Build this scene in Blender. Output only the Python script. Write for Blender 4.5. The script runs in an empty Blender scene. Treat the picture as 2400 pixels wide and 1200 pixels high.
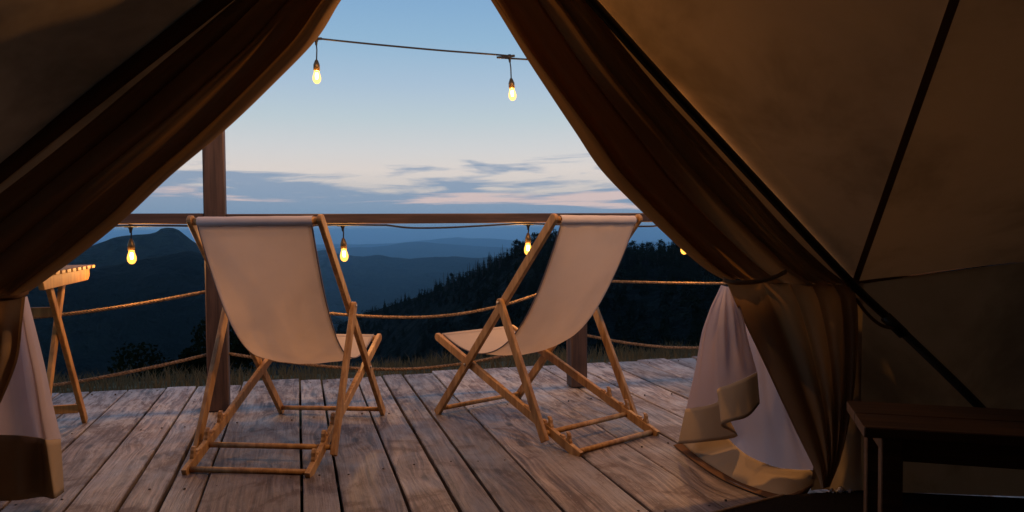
import bpy, bmesh, math, random
import numpy as np
from mathutils import Vector, Matrix, noise as mnoise

random.seed(7)
rng = np.random.default_rng(7)
scene = bpy.context.scene
col = scene.collection

# ------------------------------------------------------------------ camera
F, PITCH, ROLL, EYE = 1796.6, 0.0348, 0.0072, 1.0
cam_d = bpy.data.cameras.new('camera')
cam_d.sensor_width = 36.0
cam_d.lens = 36.0 * F / 2400.0
cam_d.clip_start, cam_d.clip_end = 0.02, 200000.0
cam = bpy.data.objects.new('camera', cam_d)
col.objects.link(cam)
_f = Vector((0, math.cos(PITCH), -math.sin(PITCH)))
_u0 = Vector((0, math.sin(PITCH), math.cos(PITCH)))
_r0 = Vector((1, 0, 0))
_r = _r0 * math.cos(ROLL) - _u0 * math.sin(ROLL)
_u = _r0 * math.sin(ROLL) + _u0 * math.cos(ROLL)
_m = Matrix((_r, _u, -_f)).transposed().to_4x4()
_m.translation = Vector((0, 0, EYE))
cam.matrix_world = _m
scene.camera = cam

# ------------------------------------------------------------------ world
SUN_AZ, SUN_EL = math.radians(62), math.radians(-0.6)      # the sun has just set, to the right of the view
world = bpy.data.worlds.new('World')
scene.world = world
world.use_nodes = True
wt = world.node_tree
wt.nodes.clear()


def wn(t, **kw):
    n = wt.nodes.new(t)
    for k, v in kw.items():
        setattr(n, k, v)
    return n


def wmath(op, a, b=None, c=None, clamp=False):
    n = wn('ShaderNodeMath', operation=op, use_clamp=clamp)
    for i, v in enumerate((a, b, c)):
        if v is None:
            continue
        if isinstance(v, (int, float)):
            n.inputs[i].default_value = v
        else:
            wt.links.new(v, n.inputs[i])
    return n.outputs[0]


def wmix(fac, a, b):
    n = wn('ShaderNodeMix', data_type='RGBA')
    for i, v in ((0, fac), (6, a), (7, b)):
        if isinstance(v, (int, float)):
            n.inputs[i].default_value = v
        elif isinstance(v, tuple):
            n.inputs[i].default_value = (*v, 1)
        else:
            wt.links.new(v, n.inputs[i])
    return n.outputs[2]


tc = wn('ShaderNodeTexCoord')
nrm = wn('ShaderNodeVectorMath', operation='NORMALIZE')
wt.links.new(tc.outputs['Generated'], nrm.inputs[0])
sep = wn('ShaderNodeSeparateXYZ')
wt.links.new(nrm.outputs[0], sep.inputs[0])
X, Y, Z = sep.outputs
elev = wmath('MULTIPLY', wmath('ARCSINE', Z), 57.29578)        # degrees
azim = wmath('ARCTAN2', X, Y)

# physical twilight sky (kept a little above the horizon line, where the model goes black)
sky = wn('ShaderNodeTexSky', sky_type='NISHITA', sun_disc=False)
sky.sun_elevation = SUN_EL
sky.sun_rotation = SUN_AZ
sky.altitude, sky.ozone_density, sky.dust_density = 900, 3.0, 0.8
cmb = wn('ShaderNodeCombineXYZ')
wt.links.new(X, cmb.inputs[0]); wt.links.new(Y, cmb.inputs[1])
wt.links.new(wmath('MAXIMUM', Z, 0.05), cmb.inputs[2])
wt.links.new(cmb.outputs[0], sky.inputs[0])

# clear-air dusk gradient by elevation, the same all round
ramp = wn('ShaderNodeValToRGB')
wt.links.new(wmath('MULTIPLY_ADD', elev, 1 / 94.0, 4 / 94.0, clamp=True), ramp.inputs[0])
stops = [(-4, (.16, .28, .44)), (0.2, (.21, .33, .46)), (2.2, (.62, .58, .56)), (4.4, (.80, .72, .67)), (6.0, (.71, .71, .71)),
         (8.2, (.56, .66, .71)), (10.6, (.445, .585, .725)), (13.7, (.315, .51, .70)), (16, (.262, .455, .68)), (26, (.14, .30, .55)),
         (45, (.07, .18, .38)), (90, (.04, .11, .26))]
el_ = ramp.color_ramp.elements
while len(el_) > 1:
    el_.remove(el_[-1])
for i, (e, c) in enumerate(stops):
    k = el_[0] if i == 0 else el_.new((e + 4) / 94.0)
    k.position = (e + 4) / 94.0
    k.color = (*c, 1)
sk_scaled = wn('ShaderNodeVectorMath', operation='SCALE')
wt.links.new(sky.outputs[0], sk_scaled.inputs[0]); sk_scaled.inputs['Scale'].default_value = 0.45
clear = wmix(0.10, ramp.outputs[0], sk_scaled.outputs[0])

# low bank of cloud along the horizon
def cloudvec(ax, ex, off):
    c = wn('ShaderNodeCombineXYZ')
    wt.links.new(wmath('MULTIPLY', azim, ax), c.inputs[0])
    wt.links.new(wmath('MULTIPLY', elev, ex), c.inputs[1])
    c.inputs[2].default_value = off
    return c.outputs[0]


def wnoise(vec, detail=6, rough=.55, dist=0.0, scale=1.0):
    n = wn('ShaderNodeTexNoise')
    n.inputs['Scale'].default_value = scale
    n.inputs['Detail'].default_value = detail
    n.inputs['Roughness'].default_value = rough
    n.inputs['Distortion'].default_value = dist
    wt.links.new(vec, n.inputs['Vector'])
    return n.outputs[0]


n1 = wnoise(cloudvec(7.0, 0.95, 3.1), 7, .56, .35)
n2 = wnoise(cloudvec(2.6, 0.35, 8.4), 3, .5, .0)
# how much cloud each height carries: full below ~2.3 degrees, none above ~4.6
bias = wmath('MULTIPLY_ADD', elev, -0.135, 0.685)
dens = wmath('ADD', wmath('ADD', n1, wmath('MULTIPLY', wmath('SUBTRACT', n2, .5), .55)), bias)
cov = wn('ShaderNodeMapRange', interpolation_type='SMOOTHSTEP')
wt.links.new(dens, cov.inputs[0])
cov.inputs[1].default_value, cov.inputs[2].default_value = 0.57, 0.74
mask = cov.outputs[0]
# lit gaps inside the bank, pink
n3 = wnoise(cloudvec(4.6, 1.25, 21.7), 5, .52, .3)
gap = wn('ShaderNodeMapRange', interpolation_type='SMOOTHSTEP')
wt.links.new(wmath('ADD', wmath('SUBTRACT', n3, wmath('MULTIPLY', wmath('ABSOLUTE', wmath('SUBTRACT', elev, 2.4)), .17)),
                   wmath('MULTIPLY', wmath('COSINE', wmath('SUBTRACT', azim, SUN_AZ * .7)), .085)), gap.inputs[0])      # more glow towards the sunset
gap.inputs[1].default_value, gap.inputs[2].default_value = .47, .60
greyblue = wmix(wmath('MULTIPLY', elev, .28, clamp=True), (.185, .295, .43), (.27, .35, .47))
bank = wmix(wmath('MULTIPLY', gap.outputs[0], .8), greyblue, (.78, .58, .52))
full = wmix(wmath('MULTIPLY', mask, .97), clear, bank)
bg = wn('ShaderNodeBackground')
bg.inputs[1].default_value = 1.0
wt.links.new(full, bg.inputs[0])
wo = wn('ShaderNodeOutputWorld')
wt.links.new(bg.outputs[0], wo.inputs[0])
world.cycles.sampling_method = 'MANUAL'
world.cycles.sample_map_resolution = 1024

# last afterglow: a very weak, wide, low sun from the same side
sun_d = bpy.data.lights.new('sun', 'SUN')
sun_d.energy, sun_d.angle, sun_d.color = 0.03, math.radians(12), (1, .62, .42)
sun = bpy.data.objects.new('sun', sun_d)
col.objects.link(sun)
sun.rotation_euler = (math.radians(87), 0, -SUN_AZ + math.pi)

vs = scene.view_settings
vs.view_transform, vs.look, vs.exposure, vs.gamma = 'Standard', 'None', 0.0, 1.0
vs.use_curve_mapping = False
cy = scene.cycles
scene.render.engine = 'CYCLES'
cy.use_denoising = True
try:
    cy.denoiser = 'OPENIMAGEDENOISE'
    cy.denoising_input_passes = 'RGB_ALBEDO_NORMAL'
except Exception:
    pass
cy.max_bounces, cy.diffuse_bounces, cy.glossy_bounces = 8, 4, 3
cy.transmission_bounces, cy.transparent_max_bounces, cy.volume_bounces = 6, 12, 2
cy.sample_clamp_indirect = 4.0
cy.caustics_reflective = cy.caustics_refractive = False
cy.use_light_tree = True

# ------------------------------------------------------------------ geometry of the view
BD = 0.2724                                       # the deck is turned by this against the view
NN = Vector((math.cos(BD), math.sin(BD), 0))      # across the boards
DV = Vector((-math.sin(BD), math.cos(BD), 0))     # along the boards, outwards


def NS(n, s, z=0.0):
    return NN * n + DV * s + Vector((0, 0, z))


def ray(px, py):
    U, V = (px - 1200) / F, -(py - 600) / F
    u = U * math.cos(ROLL) + V * math.sin(ROLL)
    v = -U * math.sin(ROLL) + V * math.cos(ROLL)
    return Vector((u, math.cos(PITCH) + v * math.sin(PITCH), -math.sin(PITCH) + v * math.cos(PITCH)))


def dep(px, py, y):
    d = ray(px, py)
    return Vector((0, 0, EYE)) + d * (y / d.y)


def gnd(px, py, z=0.0):
    d = ray(px, py)
    return Vector((0, 0, EYE)) + d * ((z - EYE) / d.z)


# ------------------------------------------------------------------ materials
def new_mat(name):
    m = bpy.data.materials.new(name)
    m.use_nodes = True
    nt = m.node_tree
    nt.nodes.clear()
    out = nt.nodes.new('ShaderNodeOutputMaterial')
    return m, nt, out


class NT:
    def __init__(s, name):
        s.m, s.nt, s.out = new_mat(name)

    def n(s, t, **kw):
        n = s.nt.nodes.new(t)
        for k, v in kw.items():
            setattr(n, k, v)
        return n

    def l(s, a, b):
        s.nt.links.new(a, b)

    def set(s, sock, v):
        if isinstance(v, (int, float)):
            sock.default_value = v
        elif isinstance(v, tuple):
            sock.default_value = (*v, 1) if len(v) == 3 and sock.type == 'RGBA' else v
        else:
            s.l(v, sock)

    def math(s, op, a, b=None, clamp=False):
        n = s.n('ShaderNodeMath', operation=op, use_clamp=clamp)
        s.set(n.inputs[0], a)
        if b is not None:
            s.set(n.inputs[1], b)
        return n.outputs[0]

    def mix(s, f, a, b, mode='MIX'):
        n = s.n('ShaderNodeMix', data_type='RGBA', blend_type=mode)
        s.set(n.inputs[0], f); s.set(n.inputs[6], a); s.set(n.inputs[7], b)
        return n.outputs[2]

    def coords(s, scale=(1, 1, 1), off=None, kind='Object'):
        t = s.n('ShaderNodeTexCoord')
        mp = s.n('ShaderNodeMapping')
        s.l(t.outputs[kind], mp.inputs[0])
        mp.inputs['Scale'].default_value = scale
        if off is not None:
            s.l(off, mp.inputs['Location'])
        return mp.outputs[0]

    def randoff(s, k=37.0):
        oi = s.n('ShaderNodeObjectInfo')
        c = s.n('ShaderNodeCombineXYZ')
        s.l(s.math('MULTIPLY', oi.outputs['Random'], k), c.inputs[0])
        s.l(s.math('MULTIPLY', oi.outputs['Random'], k * 1.7), c.inputs[1])
        s.l(s.math('MULTIPLY', oi.outputs['Random'], k * .6), c.inputs[2])
        return c.outputs[0], oi.outputs['Random']

    def noise(s, vec, scale=1, detail=5, rough=.55, dist=0.0):
        n = s.n('ShaderNodeTexNoise')
        s.l(vec, n.inputs['Vector'])
        n.inputs['Scale'].default_value = scale
        n.inputs['Detail'].default_value = detail
        n.inputs['Roughness'].default_value = rough
        n.inputs['Distortion'].default_value = dist
        return n.outputs[0]

    def rng(s, v, a, b, c=0.0, d=1.0):
        n = s.n('ShaderNodeMapRange', interpolation_type='SMOOTHSTEP')
        s.set(n.inputs[0], v)
        for i, x in enumerate((a, b, c, d)):
            n.inputs[i + 1].default_value = x
        return n.outputs[0]

    def bump(s, h, strength=.3, dist=.002):
        n = s.n('ShaderNodeBump')
        n.inputs['Strength'].default_value = strength
        n.inputs['Distance'].default_value = dist
        s.l(h, n.inputs['Height'])
        return n.outputs[0]

    def principled(s, color, rough=.6, normal=None, spec=.5, metal=0.0):
        p = s.n('ShaderNodeBsdfPrincipled')
        s.set(p.inputs['Base Color'], color)
        s.set(p.inputs['Roughness'], rough)
        p.inputs['Specular IOR Level'].default_value = spec
        p.inputs['Metallic'].default_value = metal
        if normal is not None:
            s.l(normal, p.inputs['Normal'])
        s.l(p.outputs[0], s.out.inputs[0])
        return p


def mat_deck():
    t = NT('weathered_deck_wood')
    off, rnd = t.randoff()
    co = t.coords((1, 1, 1), off)
    warp = t.noise(t.coords((1.5, .7, 1), off), 2.2, 3, .5)
    # grain runs along local Y, bent by the warp noise and by knots
    kn = t.n('ShaderNodeTexVoronoi', feature='F1', voronoi_dimensions='2D')
    kn.inputs['Scale'].default_value = 1.0
    kn.inputs['Randomness'].default_value = 1.0
    t.l(t.coords((4.2, 1.55, .01), off), kn.inputs['Vector'])
    kd = kn.outputs['Distance']
    knot_pull = t.rng(kd, 0.0, .42, 1.0, 0.0)
    sepc = t.n('ShaderNodeSeparateXYZ'); t.l(co, sepc.inputs[0])
    gx = t.math('ADD', t.math('MULTIPLY', sepc.outputs[0], 26.0), t.math('ADD', t.math('MULTIPLY', warp, 2.0), t.math('MULTIPLY', knot_pull, .9)))
    gc = t.n('ShaderNodeCombineXYZ')
    t.l(gx, gc.inputs[0]); t.l(t.math('MULTIPLY', sepc.outputs[1], .8), gc.inputs[1])
    grain = t.noise(gc.outputs[0], 2.0, 4, .6, .2)
    rings = t.n('ShaderNodeTexWave', wave_type='BANDS', bands_direction='X')
    rings.inputs['Scale'].default_value = .55
    rings.inputs['Distortion'].default_value = 2.5
    rings.inputs['Detail'].default_value = 3
    t.l(gc.outputs[0], rings.inputs['Vector'])
    fine = t.noise(t.coords((150, 5, 60), off), 1.0, 4, .6)
    patch = t.noise(t.coords((1.5, .9, 1), off), 1.9, 5, .6, .5)
    patch2 = t.noise(t.coords((2.6, 2.1, 1), off), 1.7, 5, .65, .8)
    base = t.mix(t.rng(grain, .34, .66), (.075, .052, .042), (.33, .255, .215))
    base = t.mix(t.math('MULTIPLY', t.rng(rings.outputs[1], .25, .95), .20), base, (.10, .065, .05))
    base = t.mix(t.math('MULTIPLY', t.rng(patch, .47, .63), .75), base, (.25, .22, .21))
    base = t.mix(t.math('MULTIPLY', t.rng(patch2, .53, .64), .75), base, (.10, .06, .045))
    # scuffed pale wear on the open, outer end of the boards (object info location is the board's middle)
    geo = t.n('ShaderNodeNewGeometry')
    dot = t.n('ShaderNodeVectorMath', operation='DOT_PRODUCT')
    t.l(geo.outputs['Position'], dot.inputs[0]); dot.inputs[1].default_value = DV
    outer = t.rng(dot.outputs['Value'], 3.1, 4.9)
    wear = t.noise(t.coords((10, 2.2, 1), off), 2.0, 8, .74, .3)
    wmask = t.math('MULTIPLY', t.rng(t.math('ADD', wear, t.math('MULTIPLY', outer, .10)), .55, .66), t.math('ADD', t.math('MULTIPLY', outer, .45), .25))
    base = t.mix(wmask, base, (.46, .44, .43))
    knot = t.rng(kd, .03, .10, 1.0, 0.0)
    pick = t.rng(kn.outputs['Color'], .35, .5)
    base = t.mix(t.math('MULTIPLY', t.math('MULTIPLY', knot, pick), .85), base, (.035, .022, .016))
    streak = t.noise(t.coords((210, 3.2, 60), off), 1.0, 6, .7)
    base = t.mix(t.math('MULTIPLY', t.rng(streak, .52, .66), .62), base, (.055, .038, .032))
    base = t.mix(t.math('MULTIPLY', t.rng(streak, .44, .33), .35), base, (.40, .34, .31))
    speck = t.noise(t.coords((46, 17, 20), off), 2.2, 5, .7)
    base = t.mix(t.math('MULTIPLY', t.rng(speck, .60, .68), .45), base, (.42, .39, .37))
    base = t.mix(t.math('MULTIPLY', t.rng(speck, .40, .32), .55), base, (.05, .035, .03))
    tint = t.mix(rnd, (.54, .565, .60), (1.0, 1.04, 1.08))
    base = t.mix(1.0, base, tint, 'MULTIPLY')
    dirt = t.rng(t.noise(t.coords((14, 9, 9), off), 2, 4, .6), .62, .74)
    base = t.mix(t.math('MULTIPLY', dirt, .5), base, (.05, .035, .028))
    h = t.math('ADD', t.math('MULTIPLY', grain, .7), t.math('ADD', t.math('MULTIPLY', fine, .35), t.math('MULTIPLY', wear, .35)))
    rough = t.rng(patch2, .3, .7, .42, .68)
    t.principled(base, rough, t.bump(h, 1.0, .006), .5)
    return t.m


def mat_pine(name, a, b, grain_axis=2, rough=.5, spec=.4):
    t = NT(name)
    off, rnd = t.randoff(11)
    sc = [38, 38, 38]
    sc[grain_axis] = 2.2
    g = t.noise(t.coords(tuple(sc), off), 1.0, 4, .6, .4)
    big = t.noise(t.coords((5, 5, 5), off), 1.0, 3, .5)
    c = t.mix(t.rng(g, .3, .72), a, b)
    c = t.mix(t.math('MULTIPLY', t.rng(big, .5, .75), .4), c, tuple(x * .55 for x in a))
    t.principled(c, rough, t.bump(g, .25, .0015), spec)
    return t.m


def mat_cloth(name, colr, trans_col, trans, stain=.0, stain_col=(.1, .07, .04), weave=900, bump=.15, wrinkle=0.0):
    t = NT(name)
    co = t.coords()
    big = t.noise(t.coords((1, 1, 1)), 1.7, 5, .6, .4)
    med = t.noise(co, 9, 4, .6)
    wv = t.noise(co, weave, 2, .5)
    c = t.mix(t.math('MULTIPLY', t.rng(big, .42, .72), stain), colr, stain_col)
    c = t.mix(t.math('MULTIPLY', t.rng(med, .4, .7), .18), c, tuple(x * .7 for x in colr))
    tcx = t.mix(t.math('MULTIPLY', t.rng(big, .42, .72), stain), trans_col, tuple(x * .5 for x in trans_col))
    h = t.math('ADD', t.math('MULTIPLY', wv, .3), t.math('MULTIPLY', med, wrinkle))
    nb = t.bump(h, bump, .002)
    d = t.n('ShaderNodeBsdfDiffuse'); t.set(d.inputs[0], c); t.l(nb, d.inputs['Normal'])
    tr = t.n('ShaderNodeBsdfTranslucent'); t.set(tr.inputs[0], tcx); t.l(nb, tr.inputs['Normal'])
    mx = t.n('ShaderNodeMixShader'); mx.inputs[0].default_value = trans
    t.l(d.outputs[0], mx.inputs[1]); t.l(tr.outputs[0], mx.inputs[2])
    t.l(mx.outputs[0], t.out.inputs[0])
    return t.m


def mat_plain(name, c, rough=.5, metal=0.0, spec=.5, var=.25, scale=30):
    t = NT(name)
    g = t.noise(t.coords(), scale, 4, .6)
    cc = t.mix(t.rng(g, .35, .7), tuple(x * (1 - var) for x in c), tuple(min(1, x * (1 + var)) for x in c))
    t.principled(cc, rough, t.bump(g, .12, .001), spec, metal)
    return t.m


def mat_leaf(name, a, b, trans=.25):
    t = NT(name)
    oi = t.n('ShaderNodeObjectInfo')
    g = t.noise(t.coords(), 1.3, 3, .6)
    c = t.mix(t.rng(g, .35, .65), a, b)
    c = t.mix(t.math('MULTIPLY', oi.outputs['Random'], .5), c, tuple(x * .6 for x in a))
    d = t.n('ShaderNodeBsdfDiffuse'); t.set(d.inputs[0], c)
    tr = t.n('ShaderNodeBsdfTranslucent'); t.set(tr.inputs[0], c)
    mx = t.n('ShaderNodeMixShader'); mx.inputs[0].default_value = trans
    t.l(d.outputs[0], mx.inputs[1]); t.l(tr.outputs[0], mx.inputs[2]); t.l(mx.outputs[0], t.out.inputs[0])
    return t.m


def mat_ground():
    t = NT('hill_ground')
    geo = t.n('ShaderNodeNewGeometry')
    pos = geo.outputs['Position']
    ln = t.n('ShaderNodeVectorMath', operation='LENGTH'); t.l(pos, ln.inputs[0])
    near = t.rng(ln.outputs['Value'], 9, 40, 1.0, 0.0)
    mp = t.n('ShaderNodeMapping'); t.l(pos, mp.inputs[0]); mp.inputs['Scale'].default_value = (.0022, .0022, .0022)
    f = t.noise(mp.outputs[0], 1, 6, .6)
    mp2 = t.n('ShaderNodeMapping'); t.l(pos, mp2.inputs[0]); mp2.inputs['Scale'].default_value = (2.5, 2.5, 2.5)
    g = t.noise(mp2.outputs[0], 1, 6, .65)
    far = t.mix(t.rng(f, .42, .6), (.006, .010, .008), (.020, .026, .016))
    nr = t.mix(t.rng(g, .35, .65), (.05, .045, .02), (.14, .115, .055))
    mp3 = t.n('ShaderNodeMapping'); t.l(pos, mp3.inputs[0]); mp3.inputs['Scale'].default_value = (.035, .035, .035)
    wd = t.noise(mp3.outputs[0], 1, 5, .7)
    mp4 = t.n('ShaderNodeMapping'); t.l(pos, mp4.inputs[0]); mp4.inputs['Scale'].default_value = (.006, .006, .006)
    gully = t.noise(mp4.outputs[0], 1, 5, .6)
    far = t.mix(t.rng(wd, .35, .65), far, (.004, .007, .006))
    hgt = t.math('ADD', t.math('MULTIPLY', wd, 14.0), t.math('MULTIPLY', gully, 110.0))
    bp = t.n('ShaderNodeBump'); bp.inputs['Strength'].default_value = .9; bp.inputs['Distance'].default_value = 1.0
    t.l(t.math('MULTIPLY', hgt, t.math('SUBTRACT', 1.0, near)), bp.inputs['Height'])
    t.principled(t.mix(near, far, nr), .95, bp.outputs[0], .05)
    return t.m


def mat_emit_bulb():
    t = NT('lit_bulb_glass')
    tr = t.n('ShaderNodeBsdfTransparent'); tr.inputs[0].default_value = (1, .93, .8, 1)
    em = t.n('ShaderNodeEmission'); em.inputs[0].default_value = (1, .46, .07, 1); em.inputs[1].default_value = 5.0
    ad = t.n('ShaderNodeMixShader'); ad.inputs[0].default_value = .30
    t.l(tr.outputs[0], ad.inputs[1]); t.l(em.outputs[0], ad.inputs[2]); t.l(ad.outputs[0], t.out.inputs[0])
    return t.m


def mat_filament():
    t = NT('hot_filament')
    em = t.n('ShaderNodeEmission'); em.inputs[0].default_value = (1, .74, .38, 1); em.inputs[1].default_value = 14
    t.l(em.outputs[0], t.out.inputs[0])
    return t.m


M = {
    'deck': mat_deck(),
    'pine': mat_pine('oiled_pine', (.28, .14, .045), (.52, .30, .115), 2),
    'post': mat_pine('dark_timber', (.045, .026, .018), (.105, .06, .042), 2, .6),
    'rail': mat_pine('rail_timber', (.05, .029, .021), (.12, .068, .048), 0, .6),
    'bench': mat_pine('stained_bench_wood', (.085, .043, .02), (.17, .088, .042), 0, .5),
    'table': mat_pine('table_wood', (.30, .135, .032), (.50, .255, .065), 2, .5),
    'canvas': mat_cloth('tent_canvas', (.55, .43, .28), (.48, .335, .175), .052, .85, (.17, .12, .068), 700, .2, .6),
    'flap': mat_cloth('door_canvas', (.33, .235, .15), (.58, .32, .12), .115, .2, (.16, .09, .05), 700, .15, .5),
    'seam': mat_cloth('seam_webbing', (.15, .085, .05), (.05, .02, .01), .10),
    'white': mat_cloth('white_cotton', (.66, .56, .55), (.66, .52, .50), .40, .1, (.45, .4, .38), 500, .15, .4),
    'hem': mat_cloth('beige_hem_canvas', (.42, .325, .215), (.44, .32, .17), .12, .2, (.3, .2, .12), 600, .2, .4),
    'sling': mat_cloth('sling_cotton', (.72, .665, .62), (.84, .735, .62), .58, .25, (.55, .47, .42), 700, .18, .35),
    'sleeve': mat_cloth('sling_sleeve', (.60, .545, .53), (.6, .5, .42), .12, .12, (.45, .4, .37), 700, .18, .35),
    'piping': mat_cloth('sling_edge', (.26, .235, .25), (.2, .15, .12), .15),
    'pole': mat_plain('dark_green_pole', (.018, .022, .016), .45),
    'black': mat_plain('black_rubber', (.012, .012, .013), .5),
    'socket': mat_plain('brass_socket', (.16, .10, .04), .35, .7),
    'rope': mat_plain('hemp_rope', (.25, .165, .095), .85, 0, .2, .5, 90),
    'mat': mat_plain('dark_floor_mat', (.016, .012, .010), .95, 0, .05, .4, 200),
    'matedge': mat_plain('tan_mat_binding', (.26, .17, .09), .8, 0, .2),
    'nail': mat_plain('rusty_nail', (.035, .022, .016), .6, .4),
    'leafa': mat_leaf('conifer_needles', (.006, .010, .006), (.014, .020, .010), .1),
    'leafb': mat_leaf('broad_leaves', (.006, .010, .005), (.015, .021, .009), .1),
    'bark': mat_plain('bark', (.045, .034, .026), .9, 0, .1),
    'grass': mat_leaf('dry_grass', (.11, .088, .048), (.165, .135, .076), .3),
    'ground': mat_ground(),
    'bulb': mat_emit_bulb(),
    'filament': mat_filament(),
    'plastic': mat_plain('pale_plastic', (.5, .48, .47), .25, 0, .5),
    'metal': mat_plain('dull_steel', (.35, .33, .30), .4, .9),
}


# ------------------------------------------------------------------ object helpers
def props(o, label=None, cat=None, group=None, kind=None):
    if label: o['label'] = label
    if cat: o['category'] = cat
    if group: o['group'] = group
    if kind: o['kind'] = kind
    return o


def thing(name, loc, label, cat, group=None, rotz=0.0, kind=None):
    o = bpy.data.objects.new(name, None)
    o.empty_display_size = .1
    col.objects.link(o)
    o.location = loc
    o.rotation_euler = (0, 0, rotz)
    return props(o, label, cat, group, kind)


def mesh_obj(name, me, mat, parent=None, loc=(0, 0, 0)):
    o = bpy.data.objects.new(name, me)
    col.objects.link(o)
    if mat is not None and not me.materials:
        me.materials.append(mat)
    o.parent = parent
    o.location = loc
    return o


def pydata(name, v, f, mat, parent=None, loc=(0, 0, 0), smooth=False):
    me = bpy.data.meshes.new(name)
    me.from_pydata([tuple(p) for p in v], [], f)
    if smooth:
        me.polygons.foreach_set('use_smooth', [True] * len(me.polygons))
    me.update()
    return mesh_obj(name, me, mat, parent, loc)


class MB:
    """collects simple shapes, then links them as one mesh object"""
    def __init__(s):
        s.v, s.f, s.sm = [], [], []

    def add(s, v, f, smooth=False):
        b = len(s.v)
        s.v += [tuple(p) for p in v]
        s.f += [tuple(b + i for i in q) for q in f]
        s.sm += [smooth] * len(f)

    def bar(s, p, q, w, h, up=Vector((0, 0, 1)), ch=.003):
        """bar of section w (sideways) x h (along up) from p to q, chamfered along its length"""
        p, q = Vector(p), Vector(q)
        d = (q - p).normalized()
        side = d.cross(Vector(up)).normalized()
        u = side.cross(d)
        a, b = w / 2, h / 2
        c = min(ch, a * .5, b * .5)
        prof = [(-a + c, -b), (a - c, -b), (a, -b + c), (a, b - c), (a - c, b), (-a + c, b), (-a, b - c), (-a, -b + c)]
        L = (q - p).length
        rings = []
        for t, k in ((0, 1 - c / max(a, b)), (min(c, L * .2), 1), (L - min(c, L * .2), 1), (L, 1 - c / max(a, b))):
            rings.append([p + d * t + side * (x * k) + u * (y * k) for x, y in prof])
        v = [x for r in rings for x in r]
        f = []
        for i in range(3):
            for j in range(8):
                k = (j + 1) % 8
                f.append((i * 8 + j, i * 8 + k, i * 8 + 8 + k, i * 8 + 8 + j))
        f.append(tuple(range(7, -1, -1)))
        f.append(tuple(range(24, 32)))
        s.add(v, f)

    def tube(s, pts, r, n=10, cap=True):
        pts = [Vector(p) for p in pts]
        rr = r if isinstance(r, (list, tuple)) else [r] * len(pts)
        v, f = [], []
        ref = None
        for i, p in enumerate(pts):
            d = (pts[min(i + 1, len(pts) - 1)] - pts[max(i - 1, 0)]).normalized()
            if ref is None:
                ref = Vector((0, 0, 1)) if abs(d.z) < .9 else Vector((1, 0, 0))
            a = d.cross(ref).normalized()
            b = a.cross(d).normalized()
            ref = b
            for k in range(n):
                t = 2 * math.pi * k / n
                v.append(p + (a * math.cos(t) + b * math.sin(t)) * rr[i])
        for i in range(len(pts) - 1):
            for k in range(n):
                m = (k + 1) % n
                f.append((i * n + k, i * n + m, (i + 1) * n + m, (i + 1) * n + k))
        if cap:
            f.append(tuple(range(n - 1, -1, -1)))
            f.append(tuple((len(pts) - 1) * n + k for k in range(n)))
        s.add(v, f, True)

    def lathe(s, prof, c=(0, 0, 0), n=16):
        v, f = [], []
        for r, z in prof:
            for k in range(n):
                t = 2 * math.pi * k / n
                v.append((c[0] + r * math.cos(t), c[1] + r * math.sin(t), c[2] + z))
        for i in range(len(prof) - 1):
            for k in range(n):
                m = (k + 1) % n
                f.append((i * n + k, i * n + m, (i + 1) * n + m, (i + 1) * n + k))
        s.add(v, f, True)

    def prism_x(s, outline, x0, x1, bev=.002):
        """outline of (y, z) extruded along x with a small chamfer round both faces"""
        n = len(outline)
        cy_ = sum(p[0] for p in outline) / n
        cz_ = sum(p[1] for p in outline) / n
        def inset(b):
            r = []
            for i in range(n):
                p0, p1, p2 = Vector(outline[i - 1]), Vector(outline[i]), Vector(outline[(i + 1) % n])
                e1, e2 = (p1 - p0).normalized(), (p2 - p1).normalized()
                nrm_ = Vector((-(e1.y + e2.y), e1.x + e2.x))
                if nrm_.length > 1e-6: nrm_.normalize()
                r.append(p1 + nrm_ * b)
            return r
        area = sum(outline[i - 1][0] * outline[i][1] - outline[i][0] * outline[i - 1][1] for i in range(n))
        sg = 1 if area > 0 else -1
        small = inset(bev * sg)
        rings = [(x0, small), (x0 + bev, outline), (x1 - bev, outline), (x1, small)]
        v = [(x, p[0], p[1]) for x, o in rings for p in o]
        f = []
        for i in range(3):
            for j in range(n):
                k = (j + 1) % n
                f.append((i * n + j, i * n + k, i * n + n + k, i * n + n + j))
        f.append(tuple(range(n - 1, -1, -1)))
        f.append(tuple(range(3 * n, 4 * n)))
        s.add(v, f)

    def build(s, name, mat, parent=None, loc=(0, 0, 0)):
        me = bpy.data.meshes.new(name)
        me.from_pydata(s.v, [], s.f)
        me.polygons.foreach_set('use_smooth', s.sm)
        me.update()
        bm = bmesh.new(); bm.from_mesh(me)
        bmesh.ops.recalc_face_normals(bm, faces=bm.faces)
        bm.to_mesh(me); bm.free()
        return mesh_obj(name, me, mat, parent, loc)


def copy_tree(o, parent=None):
    c = o.copy()
    col.objects.link(c)
    c.parent = parent
    for ch in list(o.children):
        copy_tree(ch, c)
    return c


def interp(pts, t):
    """polyline through pts at t in 0..1, Catmull-Rom"""
    n = len(pts) - 1
    x = min(max(t, 0), 1) * n
    i = min(int(x), n - 1)
    u = x - i
    p1, p2 = pts[i], pts[i + 1]
    p0 = pts[i - 1] if i > 0 else p1 * 2 - p2
    p3 = pts[i + 2] if i + 2 <= n else p2 * 2 - p1
    return ((p1 * 2) + (p2 - p0) * u + (p0 * 2 - p1 * 5 + p2 * 4 - p3) * (u * u) + (p1 * 3 - p0 - p2 * 3 + p3) * (u ** 3)) * .5


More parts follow.
